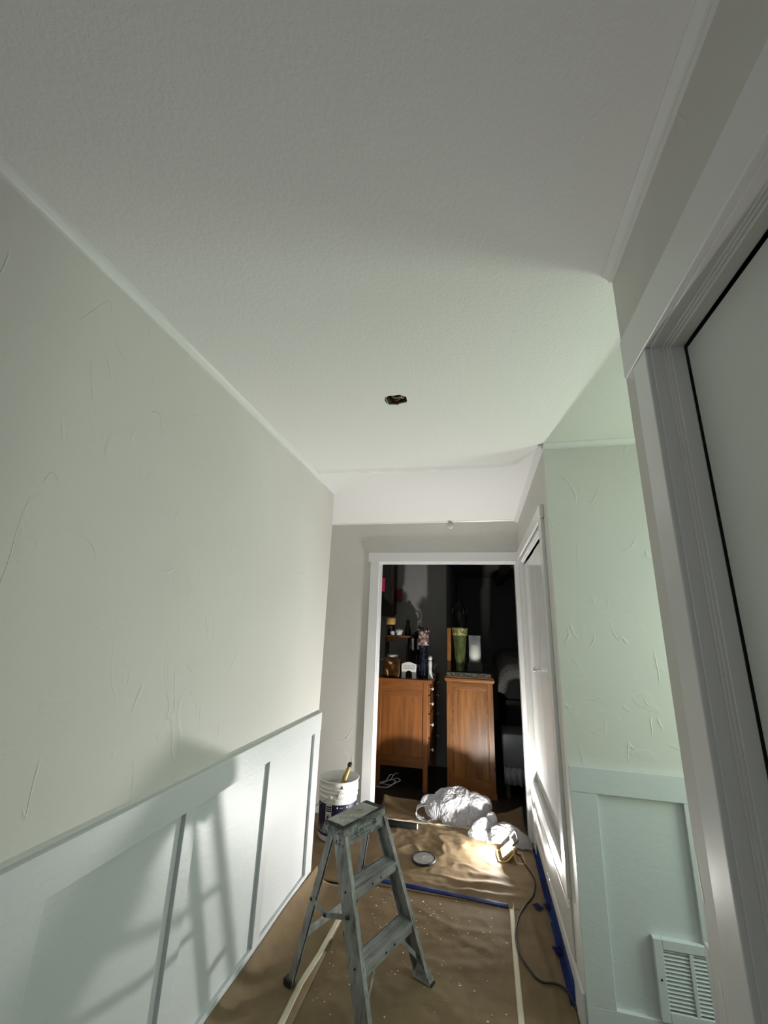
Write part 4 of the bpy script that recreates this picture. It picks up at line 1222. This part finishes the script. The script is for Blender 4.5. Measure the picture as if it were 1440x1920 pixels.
bm = nb(); lathe(bm, [(0, 0), (.07, 0), (.06, .02), (.02, .05), (.016, .30), (.03, .34), (.05, .40), (.06, .48), (.075, .54), (.072, .62), (.05, .68), (.025, .71), (.012, .74), (.020, .76), (0, .785)], 24); obj('ornament_body', bm, 'bronze', or_, True)
for k in range(4):
    a = k * PI / 2 + .5
    bm = nb(); tube(bm, spline([(.02 * math.cos(a), .02 * math.sin(a), .32), (.09 * math.cos(a), .09 * math.sin(a), .42), (.085 * math.cos(a), .085 * math.sin(a), .58)], 8), .006, 8); arm = obj('arm', bm, 'bronze', or_, True)
    bm = nb(); lathe(bm, [(0, 0), (.012, .004), (.016, .02), (.012, .036), (.008, .05), (.012, .06), (0, .075)], 12); o = obj('finial', bm, 'rivet', arm, True); o.location = (.085 * math.cos(a), .085 * math.sin(a), .575)

# ------------------------------------------------------------------ far room: wall cabinet, red lantern
wc = thing('wall_cabinet', 'dark wooden wall-hung cabinet with glazed door in the far room', 'cabinet', (-1.52, 5.08, 1.625))
obj('carcass', bx(0, .50, .02, .168, 0, .80, .004), 'walnut', wc)
for b6 in ((0, .045, 0, .02, 0, .80), (.455, .50, 0, .02, 0, .80), (.045, .455, 0, .02, 0, .055), (.045, .455, 0, .02, .745, .80)):
    obj('door_frame', bx(*b6, .004), 'walnut', wc)
obj('pane', bx(.045, .455, .008, .012, .055, .745), 'black', wc)
obj('side_rail', bx(.50, .512, .03, .16, .02, .78), 'black', wc)
pk = bx(-.035, .035, -.003, .003, 0, .165, .001); o = obj('pink_card', pk, 'pink'); o.location = (-1.165, 5.070, 1.915); tag(o, 'hot pink card hanging on the dark wall cabinet', 'card')
rl = thing('red_lantern', 'small red box lantern hanging beside the dark wall cabinet', 'lantern', (-.965, 5.20, 1.815))
obj('lantern_box', bx(-.035, .035, -.035, .035, 0, .125, .004), 'redbox', rl)
obj('lantern_cap', bx(-.040, .040, -.040, .040, .125, .135, .002), 'redbox', rl)
bm = nb(); tube(bm, spline([(-.01, 0, 0), (-.012, 0, -.02), (.0, 0, -.038), (.014, 0, -.028), (.010, 0, -.016)], 6), .003, 6); obj('hook', bm, 'wire', rl)
obj('mount', bx(-.006, .006, .035, .05, .05, .10), 'black', rl)

# ------------------------------------------------------------------ far room: bed and bench
bd = thing('high_bed', 'high bed with shaggy grey throw in the dark room', 'bed', (.68, 4.98, 0))
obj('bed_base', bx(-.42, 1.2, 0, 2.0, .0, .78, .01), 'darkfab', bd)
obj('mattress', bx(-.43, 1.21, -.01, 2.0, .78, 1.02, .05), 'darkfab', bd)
bm = nb(); rows = []
for i in range(61):
    row = []
    for j in range(61):
        u, v = i / 60, j / 60; x = -.50 + 1.6 * u; y = -.10 + 2.1 * v
        z = 1.17 + .05 * noise.noise(Vector((x * 3, y * 3, 1))) + .02 * noise.noise(Vector((x * 12, y * 12, 3))) + .06 * v
        ed = max(0, 1 - u / .10) ** 2 * .16 + max(0, 1 - v / .07) ** 2 * .15
        row.append(bm.verts.new((x, y, z - ed)))
    rows.append(row)
for a, b_ in zip(rows, rows[1:]):
    for j in range(60): bm.faces.new((a[j], b_[j], b_[j + 1], a[j + 1]))
o = obj('shaggy_throw', bm, 'fleece', bd, True); md = o.modifiers.new('t', 'SOLIDIFY'); md.thickness = .10; md.offset = -1
bn = thing('upholstered_bench', 'dark grey upholstered bench with pale skirt beside the oak cabinet', 'bench', (.17, 4.52, 0))
bm = nb(); box(bm, .02, .62, 0, .40, .24, .545, .03); obj('bench_seat', bm, 'uphol', bn)
bm = nb(); rows = []
for i in range(41):
    x = .025 + .585 * i / 40; w_ = .008 * math.sin(i * 1.7) + .004 * math.sin(i * .6)
    rows.append([bm.verts.new((x, .0 + w_ + .01, .26)), bm.verts.new((x, -.004 + w_ * 1.6, .12 + .006 * math.sin(i)))])
for a, b_ in zip(rows, rows[1:]): bm.faces.new((a[0], b_[0], b_[1], a[1]))
o = obj('skirt', bm, 'paleskirt', bn, True); md = o.modifiers.new('t', 'SOLIDIFY'); md.thickness = .004
for x0 in (.04, .57):
    for y0 in (.03, .34): obj('leg', bx(x0, x0 + .035, y0, y0 + .035, 0, .24), 'walnut', bn)
# white wire hangers under the dresser
for i, (ox, oy, rz, lab_) in enumerate(((-.93, 4.44, .15, 'front white wire hanger on the floor under the dresser'), (-.90, 4.52, -.25, 'rear white wire hanger on the floor under the dresser'))):
    bm = nb()
    tube(bm, spline([(-.10, 0, .006), (.0, .05, .03), (.06, .055, .055), (.11, .03, .05)], 8), .0035, 6)
    tube(bm, spline([(-.10, 0, .006), (-.02, -.02, .006), (.05, -.035, .02), (.11, .03, .05)], 8), .0035, 6)
    tube(bm, spline([(.0, .05, .03), (.02, .02, .06), (.05, .03, .10), (.08, .03, .105)], 8), .0035, 6)
    o = obj('wire_hanger', bm, 'white', None, True); o.location = (ox, oy, 0); o.rotation_euler = (0, 0, rz)
    tag(o, lab_, 'hanger', 'wire hangers under the dresser')
